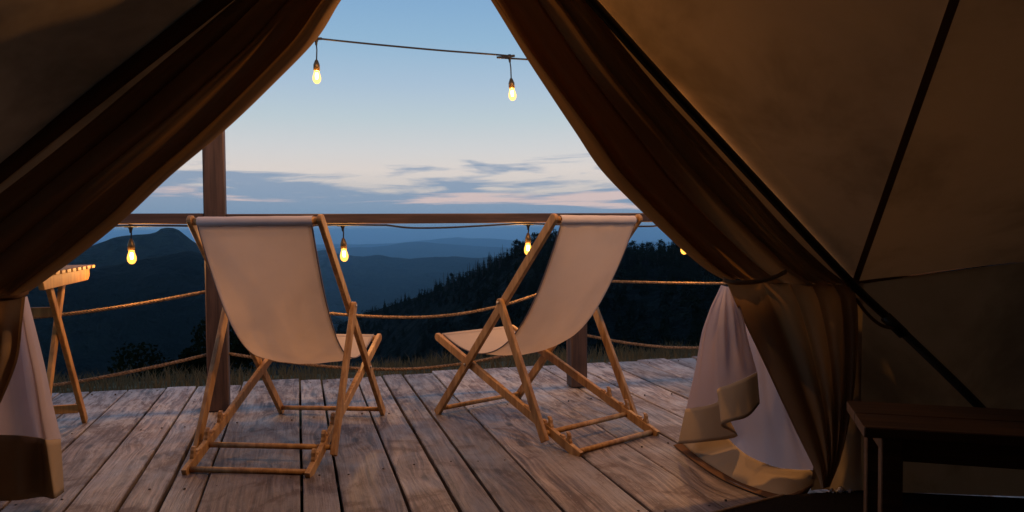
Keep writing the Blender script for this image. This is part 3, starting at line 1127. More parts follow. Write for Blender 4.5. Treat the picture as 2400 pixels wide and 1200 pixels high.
def make_chair():
    c = CH
    root = thing('deck_chair', (0, 0, 0), 'x', 'deck chair', 'wooden deck chairs facing the view')
    RW, RT = .043, .022           # rail depth and thickness
    A0, A1 = Vector((c['ya0'], 0)), Vector((c['ya1'], c['za1']))
    B0, B1 = Vector((c['yb0'], 0)), Vector((c['yb1'], c['zb1']))
    Cp = A0.lerp(A1, c['sA']); C0 = Vector((c['yc'], c['zc']))
    dA, dB = (A1 - A0).normalized(), (B1 - B0).normalized()
    dC = (C0 - Cp).normalized()
    for s in (-1, 1):
        b_ = MB(); b_.prism_x(capsule(A0, A1, RW, r0=False, ext0=-.004), s * c['wA'] - RT / 2, s * c['wA'] + RT / 2, .003)
        rl = b_.build('back_rail', M['pine'], root)
        b_ = MB(); b_.prism_x(capsule(B0, B1, RW, r0=False, ext0=-.004), s * c['wB'] - RT / 2 + .0, s * c['wB'] + RT / 2, .003)
        sr = b_.build('seat_rail', M['pine'], root)
        # three hooked notch blocks on the upper edge near the rear foot
        uB = Vector((-dB.y, dB.x))
        if uB.y < 0: uB = -uB
        for k, tt in enumerate((.115, .245, .375)):
            L = tt
            base = B0 + dB * L + uB * (RW / 2 - .004)
            ol = [(-.040, 0), (.036, 0), (.030, .010), (.012, .012), (.006, .006), (-.006, .007), (-.010, .020), (-.004, .034), (.004, .040), (-.008, .043), (-.020, .034), (-.026, .020), (-.034, .012)]
            pl = [base + dB * x + uB * y for x, y in ol]
            b_ = MB(); b_.prism_x([(p.x, p.y) for p in pl], s * c['wB'] - RT / 2 + .002, s * c['wB'] + RT / 2 - .002, .0015)
            b_.build('notch_hook', M['pine'], sr)
        b_ = MB(); b_.prism_x(capsule(Cp - dC * .02, C0 + dC * .035, RW * .98, r1=False), s * c['wC'] - RT / 2 + .001, s * c['wC'] + RT / 2 + .001, .003)
        st = b_.build('support_strut', M['pine'], root)
        b_ = MB()
        b_.tube([(s * (c['wC'] + RT / 2 + .001), Cp.x, Cp.y), (s * (c['wC'] + RT / 2 + .005), Cp.x, Cp.y)], [.008, .006], 10)
        b_.build('pivot_bolt', M['metal'], st)
        b_ = MB()
        # A-B crossing bolt
        den = dA.x * dB.y - dA.y * dB.x
        tt = ((B0.x - A0.x) * dB.y - (B0.y - A0.y) * dB.x) / den
        Xp = A0 + dA * tt
        b_.tube([(s * (c['wA'] + RT / 2 - .001), Xp.x, Xp.y), (s * (c['wA'] + RT / 2 + .005), Xp.x, Xp.y)], [.008, .006], 10)
        b_.build('pivot_bolt', M['metal'], rl)
    def cross(name, p, hw, r=.0135, flat=None):
        b_ = MB()
        if flat:
            b_.bar((-hw, p.x, p.y), (hw, p.x, p.y), flat[0], flat[1])
        else:
            b_.tube([(-hw, p.x, p.y), (hw, p.x, p.y)], r, 12)
        b_.build(name, M['pine'], root)
    pa_top = A1 - dA * .028
    pb_top = B1 - dB * .026
    cross('top_bar', pa_top, c['wA'] - .009, .016)
    cross('front_bar', A0 + dA * .045, c['wA'] - .009, .0125)
    cross('seat_bar', pb_top, c['wB'] - .009, .015)
    cross('rear_bar', B0 + dB * .038, c['wB'] - .009, .0125)
    cross('strut_bar', C0 + dC * .0, c['wC'] - .009, .0125)
    # the sling
    P0 = Vector((pa_top.x - .02, pa_top.y - .004)); P3 = Vector((pb_top.x + .004, pb_top.y + .018))
    P1 = Vector((.040, .49)); P2 = Vector((.29, .22))
    hw0, hw1 = c['wA'] - .035, c['wB'] - .030
    def prof(t):
        a = 1 - t
        return P0 * a ** 3 + P1 * (3 * a * a * t) + P2 * (3 * a * t * t) + P3 * t ** 3
    rows = []
    nt_ = 40
    for i in range(nt_ + 1):
        t = i / nt_
        p = prof(t)
        hw = (hw0 + (hw1 - hw0) * t) - .006 * math.sin(math.pi * t)
        r = []
        for j in range(21):
            u = j / 20 * 2 - 1
            sag = .034 * (1 - u * u) * math.sin(math.pi * t) ** 1.3
            wr = .0022 * math.sin(u * 9 + t * 5) * math.sin(math.pi * t) * (abs(u) ** 2) + .0035 * mnoise.noise(Vector((u * 5, t * 2.0, 3))) * math.sin(math.pi * t) ** .5 + .0016 * math.sin(u * 31 + 2 * math.sin(u * 7)) * max(0, 1 - t * 5)
            r.append(Vector((u * hw, p.x - sag * .5, p.y - sag + wr)))
        rows.append(r)
    sl = grid_mesh('sling', rows, M['sling'], root, Vector((0, 0, 0)))
    sol = sl.modifiers.new('thick', 'SOLIDIFY'); sol.thickness = .0016
    # tube of cloth round the top bar, hem seam below it
    b_ = MB()
    n = 14
    v, f = [], []
    for i, x in enumerate(np.linspace(-hw0 - .002, hw0 + .002, 13)):
        for k in range(n):
            a = 2 * math.pi * k / n
            ry, rz = .0225, .0235
            wob = 1 + .03 * math.sin(x * 40 + k)
            v.append((x, pa_top.x - .001 + ry * math.cos(a) * wob, pa_top.y - .003 + rz * math.sin(a) * wob))
    for i in range(12):
        for k in range(n):
            m_ = (k + 1) % n
            f.append((i * n + k, i * n + m_, (i + 1) * n + m_, (i + 1) * n + k))
    b_.add(v, f, True)
    b_.build('top_sleeve', M['sleeve'], root)
    b_ = MB()
    b_.tube([(x, pb_top.x, pb_top.y) for x in np.linspace(-hw1, hw1, 7)], .0195, 14)
    b_.build('seat_sleeve', M['sling'], root)
    for s in (-1, 1):
        b_ = MB()
        pts = []
        for i in range(nt_ + 1):
            t = i / nt_
            p = prof(t); hw = (hw0 + (hw1 - hw0) * t) - .006 * math.sin(math.pi * t)
            pts.append((s * hw, p.x, p.y))
        b_.tube(pts, .0034, 6)
        b_.build('edge_piping', M['piping'], sl)
    return root


chair = make_chair()
chair.location = (-1.1475 * K, 3.7022 * K, 0); chair.rotation_euler = (0, 0, -.0975)
chair['label'] = 'pale canvas deck chair nearer the tall post, seen straight from behind'
c2 = copy_tree(chair)
c2.location = (.3049 * K, 4.0524 * K, 0); c2.rotation_euler = (0, 0, .6983)
c2['label'] = 'pale canvas deck chair turned half sideways, beside the right tent flap'

# ------------------------------------------------------------------ slatted folding table at the left
tb = thing('folding_table', NS(-1.10, 4.15, 0), 'tall slatted wooden folding table half hidden by the left flap', 'table', None, BD)
def tl(n, s, z): return Vector((n + 1.10, s - 4.15, z))
for k in range(9):
    s0 = 3.74 + k * .088
    b_ = MB(); b_.bar(tl(-1.03, s0, .822), tl(-1.80, s0, .822), .062, .016)
    b_.build('slat', M['table'], tb)
for n in (-1.065, -1.76):
    b_ = MB()
    b_.prism_x([(3.72 - 4.15, .812), (3.70 - 4.15, .785), (3.72 - 4.15, .752), (4.43 - 4.15, .752), (4.46 - 4.15, .772), (4.46 - 4.15, .812)], n + 1.10 - .012, n + 1.10 + .012, .003)
    b_.build('side_apron', M['table'], tb)
for n, d in ((-1.095, 1), (-1.73, -1)):
    b_ = MB(); b_.bar(tl(n, 3.90, .79), tl(n, 4.47, 0.004), .022, .042, Vector((0, 1, .7))); b_.build('leg', M['table'], tb)
    n2 = n - .026 * d
    b_ = MB(); b_.bar(tl(n2, 4.25, .79), tl(n2, 3.82, 0.004), .022, .042, Vector((0, 1, -.6))); b_.build('leg', M['table'], tb)
for (s0, z) in ((4.02, .63), (4.40, .09), (3.86, .09)):
    b_ = MB(); b_.bar(tl(-1.107, s0, z), tl(-1.718, s0, z), .02, .045); b_.build('stretcher', M['table'], tb)

# ------------------------------------------------------------------ tent
tent = thing('tent', (0, 2.6, 0), 'canvas bell tent seen from inside with its door flaps tied open', 'tent')
TO = Vector((0, 2.6, 0))
T = Vector((.57, -.39, 3.2))                   # peak over the centre
E = dep(2003, 664, 2.86)                       # right foot of the door cone
D = dep(1020, -400, 2.28)                      # top of the doorway
EL = dep(-250, 640, 2.45)                      # left foot of the door cone
ring = [E, Vector((1.95, 2.78, .88)), Vector((2.75, 2.2, .92)), Vector((3.35, .9, .92)), Vector((3.35, -.9, .9)), Vector((2.4, -2.7, .9)), Vector((.5, -3.5, .9)), Vector((-1.6, -3.0, .9)), Vector((-3.1, -1.2, .9)), Vector((-3.1, .9, .9)), EL]


def panel(a, b_, top, name='roof_panel', mat='canvas', sag=.05, nu=14, nv=26, wr=.012, seed=0, org=TO):
    rows = []
    nrm_ = (b_ - a).cross(top - a)
    if nrm_.length > 1e-6: nrm_.normalize()
    if nrm_.dot(Vector((.1, 0, 1.1)) - (a + b_ + top) / 3) < 0: nrm_ = -nrm_
    for i in range(nv + 1):
        v = i / nv
        r = []
        for j in range(nu + 1):
            u = j / nu
            p = (a.lerp(b_, u)).lerp(top, v * .998)
            s_ = sag * math.sin(math.pi * v) * (.35 + .65 * math.sin(math.pi * u))
            nz = mnoise.noise(Vector((p.x * 2.1 + seed, p.y * 2.1, p.z * 2.1))) * wr * math.sin(math.pi * u) * 1.5
            r.append(p + nrm_ * (s_ + nz))
        rows.append(r)
    return grid_mesh(name, rows, M[mat], tent, org)


panel(E, D, T, seed=1, sag=.03, nu=26)
panel(D, EL, T, seed=2, sag=.03, nu=26)
for i in range(len(ring) - 1):
    panel(ring[i], ring[i + 1], T, seed=5 + i, sag=.06)
# walls under the eaves, down to the deck
for i in range(len(ring) - 1):
    a, b2 = ring[i], ring[i + 1]
    rows = []
    for q in range(13):
        v = q / 12
        r = []
        for j in range(17):
            u = j / 16
            p = a.lerp(b2, u)
            foot = Vector((p.x, p.y, .004))
            x = p.lerp(foot, v)
            out = Vector((p.x - T.x, p.y - T.y, 0)).normalized()
            x = x + out * (.03 * math.sin(math.pi * v) + .010 * mnoise.noise(Vector((x.x * 3, x.y * 3, x.z * 4))))
            r.append(x)
        rows.append(r)
    grid_mesh('wall_panel', rows, M['canvas'], tent, TO)


W0 = E + Vector((-.10, .03, -.01))
rows = []
for q in range(13):
    v = q / 12
    r = []
    for j in range(11):
        p = W0.lerp(E, j / 8) + Vector((0, .004 - .016 * (j / 10), 0))
        r.append(p.lerp(Vector((p.x, p.y, .004)), v) + Vector((.004, .022, 0)) * math.sin(math.pi * v))
    rows.append(r)
grid_mesh('wall_panel', rows, M['canvas'], tent, TO)


def strip(pts, w, name, mat, parent, inward=.006, thick=.004, org=TO, seg=30):
    """flat webbing along a line, lying just inside the canvas"""
    P = [interp(pts, i / seg) for i in range(seg + 1)]
    v, f = [], []
    for i, p in enumerate(P):
        d = (P[min(i + 1, seg)] - P[max(i - 1, 0)]).normalized()
        n_ = (Vector((.1, 0, 1.1)) - p); n_ = (n_ - d * n_.dot(d)).normalized()
        s_ = d.cross(n_)
        c = p + n_ * inward
        v += [c - s_ * w / 2 - org, c + s_ * w / 2 - org, c + s_ * w / 2 + n_ * thick - org, c - s_ * w / 2 + n_ * thick - org]
    for i in range(seg):
        for k in range(4):
            m_ = (k + 1) % 4
            f.append((i * 4 + k, i * 4 + m_, i * 4 + 4 + m_, i * 4 + 4 + k))
    f.append((0, 1, 2, 3)); f.append((seg * 4 + 3, seg * 4 + 2, seg * 4 + 1, seg * 4))
    return pydata(name, v, f, M[mat], parent)


for i in range(len(ring)):
    a = ring[i]
    nrm_ = (Vector((.1, 0, 1.1)) - a).normalized()
    pts = [a.lerp(T, t) + nrm_ * (.05 if 0 < i < len(ring) - 1 else .03) * math.sin(math.pi * t) * .75 for t in (0, .2, .4, .6, .8, .97)]
    strip(pts, .022, 'roof_seam', 'seam', tent, .012)
strip([E, ring[1], ring[2]], .012, 'eave_seam', 'seam', tent, .008)

# doorway poles (steel, dark green) leaning in the doorway
def pole(pxs, name='door_pole', r=.0165):
    P = [dep(x, y, d) for x, y, d in pxs]
    b_ = MB(); n = 40
    b_.tube([interp(P, i / n) - TO for i in range(n + 1)], r, 12)
    return b_.build(name, M['pole'], tent)


def on_door(px, py, off=0.0):
    """point of the doorway plane (through both feet and the top) under a view ray, moved inwards by off"""
    n_ = (EL - E).cross(D - E).normalized()
    if n_.y > 0: n_ = -n_
    d = ray(px, py)
    o = Vector((0, 0, EYE))
    t = (E + n_ * off - o).dot(n_) / d.dot(n_)
    return o + d * t


def pole2(pxs, off, r):
    P = [on_door(x, y, off) for x, y in pxs]
    return P


pr = [on_door(1020, -395, .06), on_door(1200, -215, .06), on_door(1385, 0, .06), on_door(1560, 195, .06), on_door(1780, 433, .06), on_door(2000, 668, .06), dep(2105, 768, 2.80), dep(2300, 958, 2.66), dep(2450, 1130, 2.62)]
g_ = pr[-1] + (pr[-1] - pr[-2]) * .3
b_ = MB(); b_.tube([interp(pr, i / 60) - TO for i in range(61)], .0155, 12); rp = b_.build('door_pole', M['pole'], tent)
# joint sleeve on the pole
j0 = dep(2075, 742, 2.80); j1 = dep(2118, 783, 2.79)
b_ = MB(); b_.tube([j0 - TO, j1 - TO], .0205, 12); b_.build('pole_sleeve', M['pole'], rp)
pl_ = [on_door(1015, -395, .06), on_door(760, -200, .06), on_door(515, -4, .06), on_door(260, 195, .06), on_door(0, 402, .06), on_door(-250, 615, .06), EL + Vector((-.25, .1, -.35)), EL + Vector((-.5, .15, -.7))]
b_ = MB(); b_.tube([interp(pl_, i / 60) - TO for i in range(61)], .027, 12); b_.build('door_pole', M['seam'], tent)
# cord from the door corner to the pole
cpts = [dep(2005, 700, 2.80), dep(2035, 738, 2.79), dep(2065, 762, 2.79), dep(2096, 770, 2.78)]
b_ = MB(); b_.tube([interp(cpts, i / 16) - TO for i in range(17)], .006, 8); b_.build('tie_cord', M['seam'], tent)


def drape(edge, outer, name, mat, folds, amp, seed, gain=1.7, nt_=70, nu=190, parent=tent, ampfn=None, topcrowd=1.0, skew=0.0):
    """gathered cloth between two world curves: S-folds that overlap, running along the curves"""
    r = random.Random(seed)
    ph = [r.uniform(0, 6.28) for _ in range(8)]
    rows = []
    for i in range(nt_ + 1):
        t = i / nt_
        a, b2 = interp(edge, t), interp(outer, t)
        ta = (interp(edge, min(t + .02, 1)) - interp(edge, max(t - .02, 0))).normalized()
        w = b2 - a
        nrm_ = ta.cross(w).normalized()
        if nrm_.dot(Vector((0, 0, EYE)) - a) < 0: nrm_ = -nrm_
        am = amp * (ampfn(t) if ampfn else 1)
        row = []
        for j in range(nu + 1):
            u = j / nu
            th = 2 * math.pi * (folds * u + .22 * math.sin(6.28 * u * 1.3 + ph[0]) + .10 * math.sin(6.28 * u * 2.9 + ph[1])) + .55 * math.sin(2.6 * t + ph[2] + 3 * u) + .25 * math.sin(7 * t + ph[3] + 6 * u)
            env = min(1, u / .04) * min(1, (1 - u) / .06)
            loc = (.35 + .65 * (.5 + .5 * math.sin(6.28 * u * 1.7 + ph[4] + t * 1.2))) * (1.0 - skew * u)
            du = gain * loc * math.sin(th) / (2 * math.pi * folds) * env
            dn = am * loc * (math.cos(th) + .25 * math.cos(2.1 * th + ph[5])) * env
            fine = .0022 * math.sin(31 * u + 9 * t + ph[6]) * env
            q_ = Vector((u * 9 + seed, t * 3.2, 0))
            fine += (.007 * mnoise.noise(q_) + .004 * abs(mnoise.noise(q_ * 2.3)) + .0018 * mnoise.noise(q_ * 6)) * env
            fine += .010 * max(0, t - .72) / .28 * math.sin(58 * u + 3 * math.sin(9 * u)) * env * (1 - .4 * u)
            uu = min(max(u + du, 0.0), 1.0)
            row.append(a + w * uu + nrm_ * (dn + fine))
        rows.append(row)
    return grid_mesh(name, rows, M[mat], parent, TO)


def shade_lining(edge, outer, lo, hi, parent, nt_=60, nu=30, back=.04):
    """unseen second layer of cloth added behind a flap to darken it, gaps glow"""
    rows = []
    for i in range(nt_ + 1):
        t = i / nt_
        a, b2 = interp(edge, t), interp(outer, t)
        ta = (interp(edge, min(t + .02, 1)) - interp(edge, max(t - .02, 0))).normalized()
        w = b2 - a
        nrm_ = ta.cross(w).normalized()
        if nrm_.dot(Vector((0, 0, EYE)) - a) < 0: nrm_ = -nrm_
        u0, u1 = lo(t), hi(t)
        rows.append([a + w * (u0 + (u1 - u0) * j / nu) - nrm_ * (back + .008 * math.sin(j * .7 + 5 * t)) for j in range(nu + 1)])
    return grid_mesh('flap_shade_lining', rows, M['flap'], parent, TO)


def dpts(pxs, off):
    return [on_door(x, y, off) for x, y in pxs]


def gusset(poles, shift, name='door_gusset'):
    rows = []
    for i in range(41):
        t = i / 40
        a = interp([on_door(x, y, .02) for x, y in poles], t)
        b2 = interp([on_door(x + shift, y, -.035) for x, y in poles], t)
        rows.append([a.lerp(b2, j / 8) for j in range(9)])
    return grid_mesh(name, rows, M['canvas'], tent, TO)


gusset([(1020, -395), (1200, -215), (1385, 0), (1560, 195), (1780, 433), (2003, 668)], -105)
gusset([(1015, -395), (760, -200), (515, -4), (260, 195), (0, 402), (-250, 615)], 130)

# --- right door flap, gathered to its tie
redge = dpts([(1035, -170), (1095, -80), (1150, 0), (1230, 130), (1290, 222), (1350, 312), (1410, 400), (1500, 492), (1598, 585), (1655, 632), (1700, 658)], .02)
rout = dpts([(1230, -170), (1300, -80), (1375, 0), (1470, 120), (1560, 228), (1660, 335), (1755, 440), (1850, 545), (1930, 622), (1968, 652), (1992, 668)], .03)
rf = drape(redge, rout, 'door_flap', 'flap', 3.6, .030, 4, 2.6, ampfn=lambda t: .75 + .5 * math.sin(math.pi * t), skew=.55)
shade_lining(redge, rout, lambda t: .07, lambda t: .60 - .05 * math.sin(9 * t) - .10 * t, rf)
shade_lining(redge, rout, lambda t: .66 + .06 * math.sin(8 * t + 1) - .02 * t, lambda t: .80 + .03 * math.sin(6 * t), rf)
shade_lining(redge, rout, lambda t: .80 + .05 * math.sin(11 * t + 2), lambda t: .99, rf, back=.055)
# below the tie the flap opens out again
t0 = [on_door(1702, 660, .03), on_door(1775, 655, .05), on_door(1838, 645, .05), on_door(1920, 655, .04), on_door(1992, 668, .03)]
lo_edge = [t0[0], dep(1735, 735, 2.86), dep(1790, 850, 2.86), dep(1860, 1000, 2.84), dep(1908, 1098, 2.83), dep(1925, 1145, 2.83)]
lo_out = [t0[-1], dep(2008, 702, 2.80), dep(2011, 800, 2.80), dep(2000, 930, 2.80), dep(1975, 1060, 2.80), dep(1945, 1142, 2.82)]


def fan(edge, outer, name, mat, seed, focus_u, amp, nt_=46, nu=110, folds=4.0, parent=tent):
    r = random.Random(seed); ph = [r.uniform(0, 6.28) for _ in range(6)]
    rows = []
    for i in range(nt_ + 1):
        t = i / nt_
        a, b2 = interp(edge, t), interp(outer, t)
        w = b2 - a
        row = []
        dec = math.exp(-2.2 * t)
        for j in range(nu + 1):
            u = j / nu
            th = 2 * math.pi * folds * (u + .10 * math.sin(5 * u + ph[0])) + ph[1] + 1.5 * t * (u - focus_u)
            env = min(1, u / .05) * min(1, (1 - u) / .05)
            p = a + w * min(max(u + .8 * dec * math.sin(th) / (6.28 * folds) * env, 0), 1)
            p = p + Vector((0, -1, .1)) * (amp * (dec + .22) * math.cos(th) * env + .008 * math.sin(3 * u + 4 * t + ph[2]) * env)
            row.append(p)
        rows.append(row)
    return grid_mesh(name, rows, M[mat], parent, TO)


fl = fan(lo_edge, lo_out, 'door_flap_skirt', 'flap', 12, .45, .016, parent=rf)
# second layer of cloth added behind the skirt's outer side to darken it
fs_in = [dep(1950, 672, 2.86), dep(1945, 730, 2.86), dep(1938, 870, 2.86), dep(1924, 990, 2.86), dep(1908, 1080, 2.87), dep(1900, 1150, 2.875)]
fs_out = [dep(1990, 672, 2.84), dep(2007, 720, 2.84), dep(2005, 880, 2.84), dep(1988, 1000, 2.84), dep(1964, 1080, 2.85), dep(1943, 1147, 2.86)]
rows = []
for i in range(41):
    a, b2 = interp(fs_in, i / 40), interp(fs_out, i / 40)
    rows.append([a.lerp(b2, j / 10) + Vector((0, .006, 0)) * math.sin(j / 10 * math.pi) for j in range(11)])
grid_mesh('flap_shade_lining', rows, M['flap'], rf, TO)
# and an unseen sheet added behind its middle for a darker zone
fs_in = [dep(1712, 668, 2.90), dep(1745, 720, 2.91), dep(1800, 840, 2.90), dep(1868, 990, 2.89), dep(1905, 1080, 2.88)]
fs_out = [dep(1800, 664, 2.88), dep(1830, 730, 2.89), dep(1895, 860, 2.88), dep(1918, 960, 2.88), dep(1912, 1085, 2.875)]
rows = []
for i in range(41):
    a, b2 = interp(fs_in, i / 40), interp(fs_out, i / 40)
    rows.append([a.lerp(b2, j / 12) + Vector((0, .010, 0)) * math.sin(j / 12 * 9) for j in range(13)])
grid_mesh('flap_shade_lining', rows, M['flap'], rf, TO)
# strap round the gather
tp = [on_door(1694, 656, .07), on_door(1725, 662, .10), on_door(1770, 660, .105), on_door(1810, 651, .10), on_door(1842, 636, .07)]
P = [interp(tp, i / 20) for i in range(21)]
rows = [[p + Vector((0, 0, .007)) for p in P], [p + Vector((0, -.004, 0)) for p in P], [p - Vector((0, 0, .007)) for p in P]]
o = grid_mesh('tie_band', rows, M['flap'], rf, TO)
o.modifiers.new('thick', 'SOLIDIFY').thickness = .003

# --- white inner curtain with beige hem, right
def curtain(top, mid, bot, name, parent, shoulder=None, nrow=26, nhem=9, npl=120, wr=.006, seed=0):
    """cloth from a gathered top line through the hem seam (mid) to the lower edge (bot), all world polylines"""
    n = npl
    A_ = [interp(top, j / n) for j in range(n + 1)]
    B_ = [interp(mid, j / n) for j in range(n + 1)]
    S_ = [interp(shoulder, j / n) for j in range(n + 1)] if shoulder else None
    C_ = [interp(bot, j / n) for j in range(n + 1)]
    rows = []
    for i in range(nrow + 1):
        v = i / nrow
        r = []
        for j in range(n + 1):
            p = A_[j].lerp(B_[j], v)
            if S_:
                vs_ = .27
                p = A_[j].lerp(S_[j], v / vs_) if v < vs_ else S_[j].lerp(B_[j], (v - vs_) / (1 - vs_))
                k_ = max(0, 1 - abs(v - vs_) / .10)
                p = p.lerp(A_[j].lerp(B_[j], v), .25 * k_)
            belly = math.sin(math.pi * v)
            q = Vector((p.x * 5 + seed, p.y * 5, p.z * 2.2))
            p = p + Vector((mnoise.noise(q), mnoise.noise(q + Vector((9, 3, 1))), 0)) * wr * 2.2 * belly
            p = p + Vector((0, .012 * math.cos(j / n * 34 + seed) * (1 - v) * v * 3, 0))
            r.append(p)
        rows.append(r)
    o = grid_mesh(name, rows, M['white'], parent, TO)
    rows = []
    for i in range(nhem + 1):
        v = i / nhem
        rows.append([B_[j].lerp(C_[j], v) + Vector((0, -.004, 0)) for j in range(n + 1)])
    h = grid_mesh('hem', rows, M['hem'], o, TO)
    h.modifiers.new('thick', 'SOLIDIFY').thickness = .004
    return o, C_


# back sheet: from the pole side round and out to the far left lower corner
rt = [dep(1800, 668, 2.92), dep(1770, 672, 2.95), dep(1735, 672, 2.98), dep(1715, 672, 3.0), dep(1703, 672, 3.02)]
rm = [dep(1913, 1100, 2.90), dep(1870, 1100, 2.90), dep(1815, 1093, 2.94), dep(1745, 1062, 3.05), dep(1690, 1010, 3.25), dep(1640, 955, 3.46), dep(1612, 955, 3.52)]
rbm = [dep(1905, 1140, 2.86), dep(1875, 1156, 2.82), dep(1830, 1166, 2.81), dep(1745, 1141, 2.95), dep(1690, 1112, 3.09), dep(1640, 1080, 3.28), dep(1592, 1040, 3.52)]
cb, cbl = curtain(rt, rm, rbm, 'inner_curtain', tent, seed=3, wr=.004)
# dark trailing edge on the deck
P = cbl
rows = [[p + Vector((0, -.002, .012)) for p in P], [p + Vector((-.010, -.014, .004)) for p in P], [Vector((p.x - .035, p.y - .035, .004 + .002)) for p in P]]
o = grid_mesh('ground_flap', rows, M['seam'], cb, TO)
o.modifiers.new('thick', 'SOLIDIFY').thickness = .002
# front bundle: folded part that hangs forward of the back sheet
ft = [dep(1690, 668, 2.93), dep(1697, 670, 2.915), dep(1703, 672, 2.90), dep(1699, 674, 2.89), dep(1703, 674, 2.875), dep(1710, 672, 2.865), dep(1718, 672, 2.86)]
fs_ = [dep(1655, 742, 3.03), dep(1666, 742, 3.00), dep(1685, 745, 2.95), dep(1682, 748, 2.92), dep(1702, 742, 2.88), dep(1724, 736, 2.855), dep(1742, 735, 2.85)]
fm = [dep(1608, 958, 3.36), dep(1640, 953, 3.24), dep(1682, 940, 3.10), dep(1683, 912, 3.02), dep(1712, 900, 2.94), dep(1746, 885, 2.885), dep(1774, 871, 2.87)]
fb_ = [dep(1590, 1040, 3.36), dep(1640, 1036, 3.24), dep(1727, 1022, 3.08), dep(1692, 998, 2.99), dep(1712, 988, 2.93), dep(1752, 976, 2.88), dep(1780, 945, 2.865)]
cf, _ = curtain(ft, fm, fb_, 'curtain_fold', cb, fs_, seed=8, wr=.007)
cf_mid = None

# --- left door flap
ledge = dpts([(905, -110), (850, -55), (800, 0), (742, 92), (640, 198), (530, 303), (400, 412), (300, 506), (200, 588), (110, 655), (60, 690)], .02)
lout = dpts([(690, -110), (620, -55), (552, 0), (440, 95), (320, 195), (195, 300), (70, 400), (-60, 500), (-170, 590), (-240, 650), (-262, 690)], .045)
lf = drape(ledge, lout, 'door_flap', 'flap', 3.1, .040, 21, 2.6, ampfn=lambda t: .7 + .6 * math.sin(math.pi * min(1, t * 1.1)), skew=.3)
shade_lining(ledge, lout, lambda t: .10 + .03 * math.sin(7 * t), lambda t: .43 + .05 * math.sin(7 * t + 1), lf)
shade_lining(ledge, lout, lambda t: .47 + .07 * math.sin(6 * t + .5), lambda t: .99, lf)
lt0 = [on_door(60, 692, .03), on_door(-262, 692, .045)]
ll_edge = [lt0[0], dep(52, 760, 2.60), dep(42, 840, 2.60), dep(8, 930, 2.60), dep(-40, 1030, 2.60), dep(-70, 1165, 2.60)]
ll_out = [lt0[1], dep(-290, 780, 2.5), dep(-300, 860, 2.5), dep(-310, 950, 2.5), dep(-320, 1050, 2.5), dep(-320, 1230, 2.5)]
fan(ll_edge, ll_out, 'door_flap_skirt', 'flap', 31, .2, .03, parent=lf, folds=5)
tp = [on_door(68, 684, .04), on_door(40, 696, .09), on_door(-20, 702, .10), on_door(-120, 700, .09)]
P = [interp(tp, i / 20) for i in range(21)]
rows = [[p + Vector((0, 0, .007)) for p in P], [p + Vector((0, -.004, 0)) for p in P], [p - Vector((0, 0, .007)) for p in P]]
o = grid_mesh('tie_band', rows, M['seam'], lf, TO)
o.modifiers.new('thick', 'SOLIDIFY').thickness = .003
# left inner curtain
lt = [dep(64, 694, 2.68), dep(50, 700, 2.62), dep(35, 700, 2.66), dep(10, 705, 2.61), dep(-30, 705, 2.66), dep(-90, 705, 2.64)]
lm = [dep(144, 1028, 2.80), dep(108, 1030, 2.70), dep(92, 1026, 2.78), dep(40, 1020, 2.70), dep(-40, 1018, 2.76), dep(-160, 1016, 2.72)]
lb = [dep(152, 1152, 2.80), dep(128, 1168, 2.71), dep(100, 1164, 2.78), dep(40, 1172, 2.70), dep(-40, 1174, 2.76), dep(-160, 1176, 2.72)]
cl_, _ = curtain(lt, lm, lb, 'inner_curtain', tent, seed=14, wr=.010)
# gusset that closes the tent between the left door foot and the wall, out of view
q1, q2 = dep(-150, 690, 2.66), dep(-150, 1180, 2.74)
rows = []
for i in range(9):
    a = EL.lerp(Vector((EL.x, EL.y, .005)), i / 8); b2 = q1.lerp(Vector((q2.x, q2.y, .005)), i / 8)
    rows.append([a.lerp(b2, j / 8) for j in range(9)])
grid_mesh('door_gusset', rows, M['canvas'], tent, TO)

# ------------------------------------------------------------------ lamps strung from the posts to the tent peak, above the doorway
ltop, rtop = NS(-.439, RS, 2.20), NS(3.85, RS, 2.20)
hang = [ltop, ltop.lerp(Vector((-.45, 2.78, 2.46)), .5) + Vector((0, 0, -.03)), Vector((-.45, 2.78, 2.46)), Vector((0.0, 2.66, 2.52)), Vector((.62, 2.80, 2.42)), rtop.lerp(Vector((.62, 2.80, 2.42)), .5) + Vector((0, 0, -.05)), rtop]
cordline('ridge_cable', hang, 'black lamp cable running from both tall posts to the top of the tent doorway')
for q, pw, lab in ((1, 18, 'lit bulb on the cable between the left tall post and the tent top'), (2, P_DOOR, 'lit bulb above the tent doorway, left of its top'),
                   (4, P_DOOR * 3.0, 'lit bulb above the tent doorway, right of its top'), (5, 5, 'lit bulb on the cable between the right tall post and the tent top')):
    lamp(hang[q], .09, lab, 'bulbs above the tent doorway', pw)

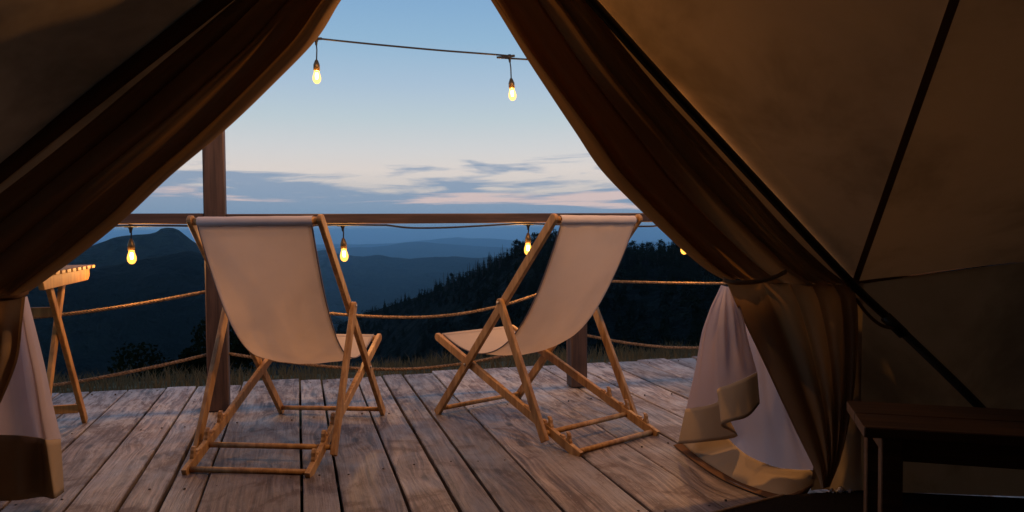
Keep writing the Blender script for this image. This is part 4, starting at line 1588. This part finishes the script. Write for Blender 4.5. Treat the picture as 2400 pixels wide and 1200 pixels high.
# ------------------------------------------------------------------ bench inside the tent
b0, b1 = gnd(1984, 939, .45), gnd(2400, 960, .45)
bdir = Vector((b1.x - b0.x, b1.y - b0.y, 0)).normalized()
bang = math.atan2(bdir.y, bdir.x)
front = gnd(1992, 1000, .45)
perp = Vector((bdir.y, -bdir.x, 0))
wid = (front - b0).dot(perp)
bench = thing('bench', (b0.x, b0.y, 0), 'dark stained wooden bench inside the tent, lower right corner', 'bench', None, bang)
BLn = 1.35
def bl(u, w, z): return (u, -w, z)
for k in range(2):
    w0 = wid * (.25 + .5 * k)
    b_ = MB(); b_.bar(bl(0, w0, .436), bl(BLn, w0, .436), wid / 2 - .006, .030)
    b_.build('seat_slat', M['bench'], bench)
for u in (.075, BLn - .075):
    for w in (.05, wid - .05):
        b_ = MB(); b_.bar(bl(u, w, .003), bl(u, w, .420), .054, .054, Vector((0, 1, 0)))
        b_.build('leg', M['bench'], bench)
for w in (.05, wid - .05):
    b_ = MB(); b_.bar(bl(.10, w, .385), bl(BLn - .10, w, .385), .022, .066); b_.build('apron', M['bench'], bench)
for u in (.075, BLn - .075):
    b_ = MB(); b_.bar(bl(u, .074, .385), bl(u, wid - .074, .385), .022, .066); b_.build('apron', M['bench'], bench)

# dark mat on the tent floor
p0, p1 = gnd(1838, 1168), gnd(1713, 1200)
dirm = (p1 - p0).normalized()
pe = p0 + dirm * 3.6
mo = thing('floor_mat', (p0.x, p0.y, 0), 'black floor mat with tan bound edge inside the tent', 'mat')
poly = [p0, Vector((1.30, 2.84, 0)), Vector((2.0, 2.72, 0)), Vector((2.8, 2.0, 0)), Vector((3.1, 0, 0)), Vector((2.6, -1.6, 0)), pe]
v = [(p.x - p0.x, p.y - p0.y, z) for z in (.005, .013) for p in poly]
n = len(poly)
pydata('mat_body', v, [tuple(range(n, 2 * n)), tuple(range(n - 1, -1, -1))] + [(i, (i + 1) % n, n + (i + 1) % n, n + i) for i in range(n)], M['mat'], mo)
b_ = MB(); b_.bar(Vector((0, 0, .011)), Vector(pe - p0) + Vector((0, 0, .011)), .014, .012); b_.build('bound_edge', M['matedge'], mo)

# crumpled pale plastic tab by the tent wall
sc_ = gnd(1960, 1150)
r = random.Random(3)
rows = []
for i in range(7):
    row = []
    for j in range(13):
        x = (j / 12 - .5) * .085; y = (i / 6 - .5) * .03
        row.append(Vector((sc_.x + x, sc_.y - .05 + y, .02 + .008 * math.sin(j * 1.3) + .006 * r.uniform(-1, 1) - .010 * abs(j / 6 - 1))))
    rows.append(row)
o = grid_mesh('plastic_strap', rows, M['plastic'], None, Vector((sc_.x, sc_.y, 0)))
o.location = (sc_.x, sc_.y, 0)
props(o, 'small crumpled pale plastic strap at the foot of the tent wall', 'strap')
o.modifiers.new('thick', 'SOLIDIFY').thickness = .001
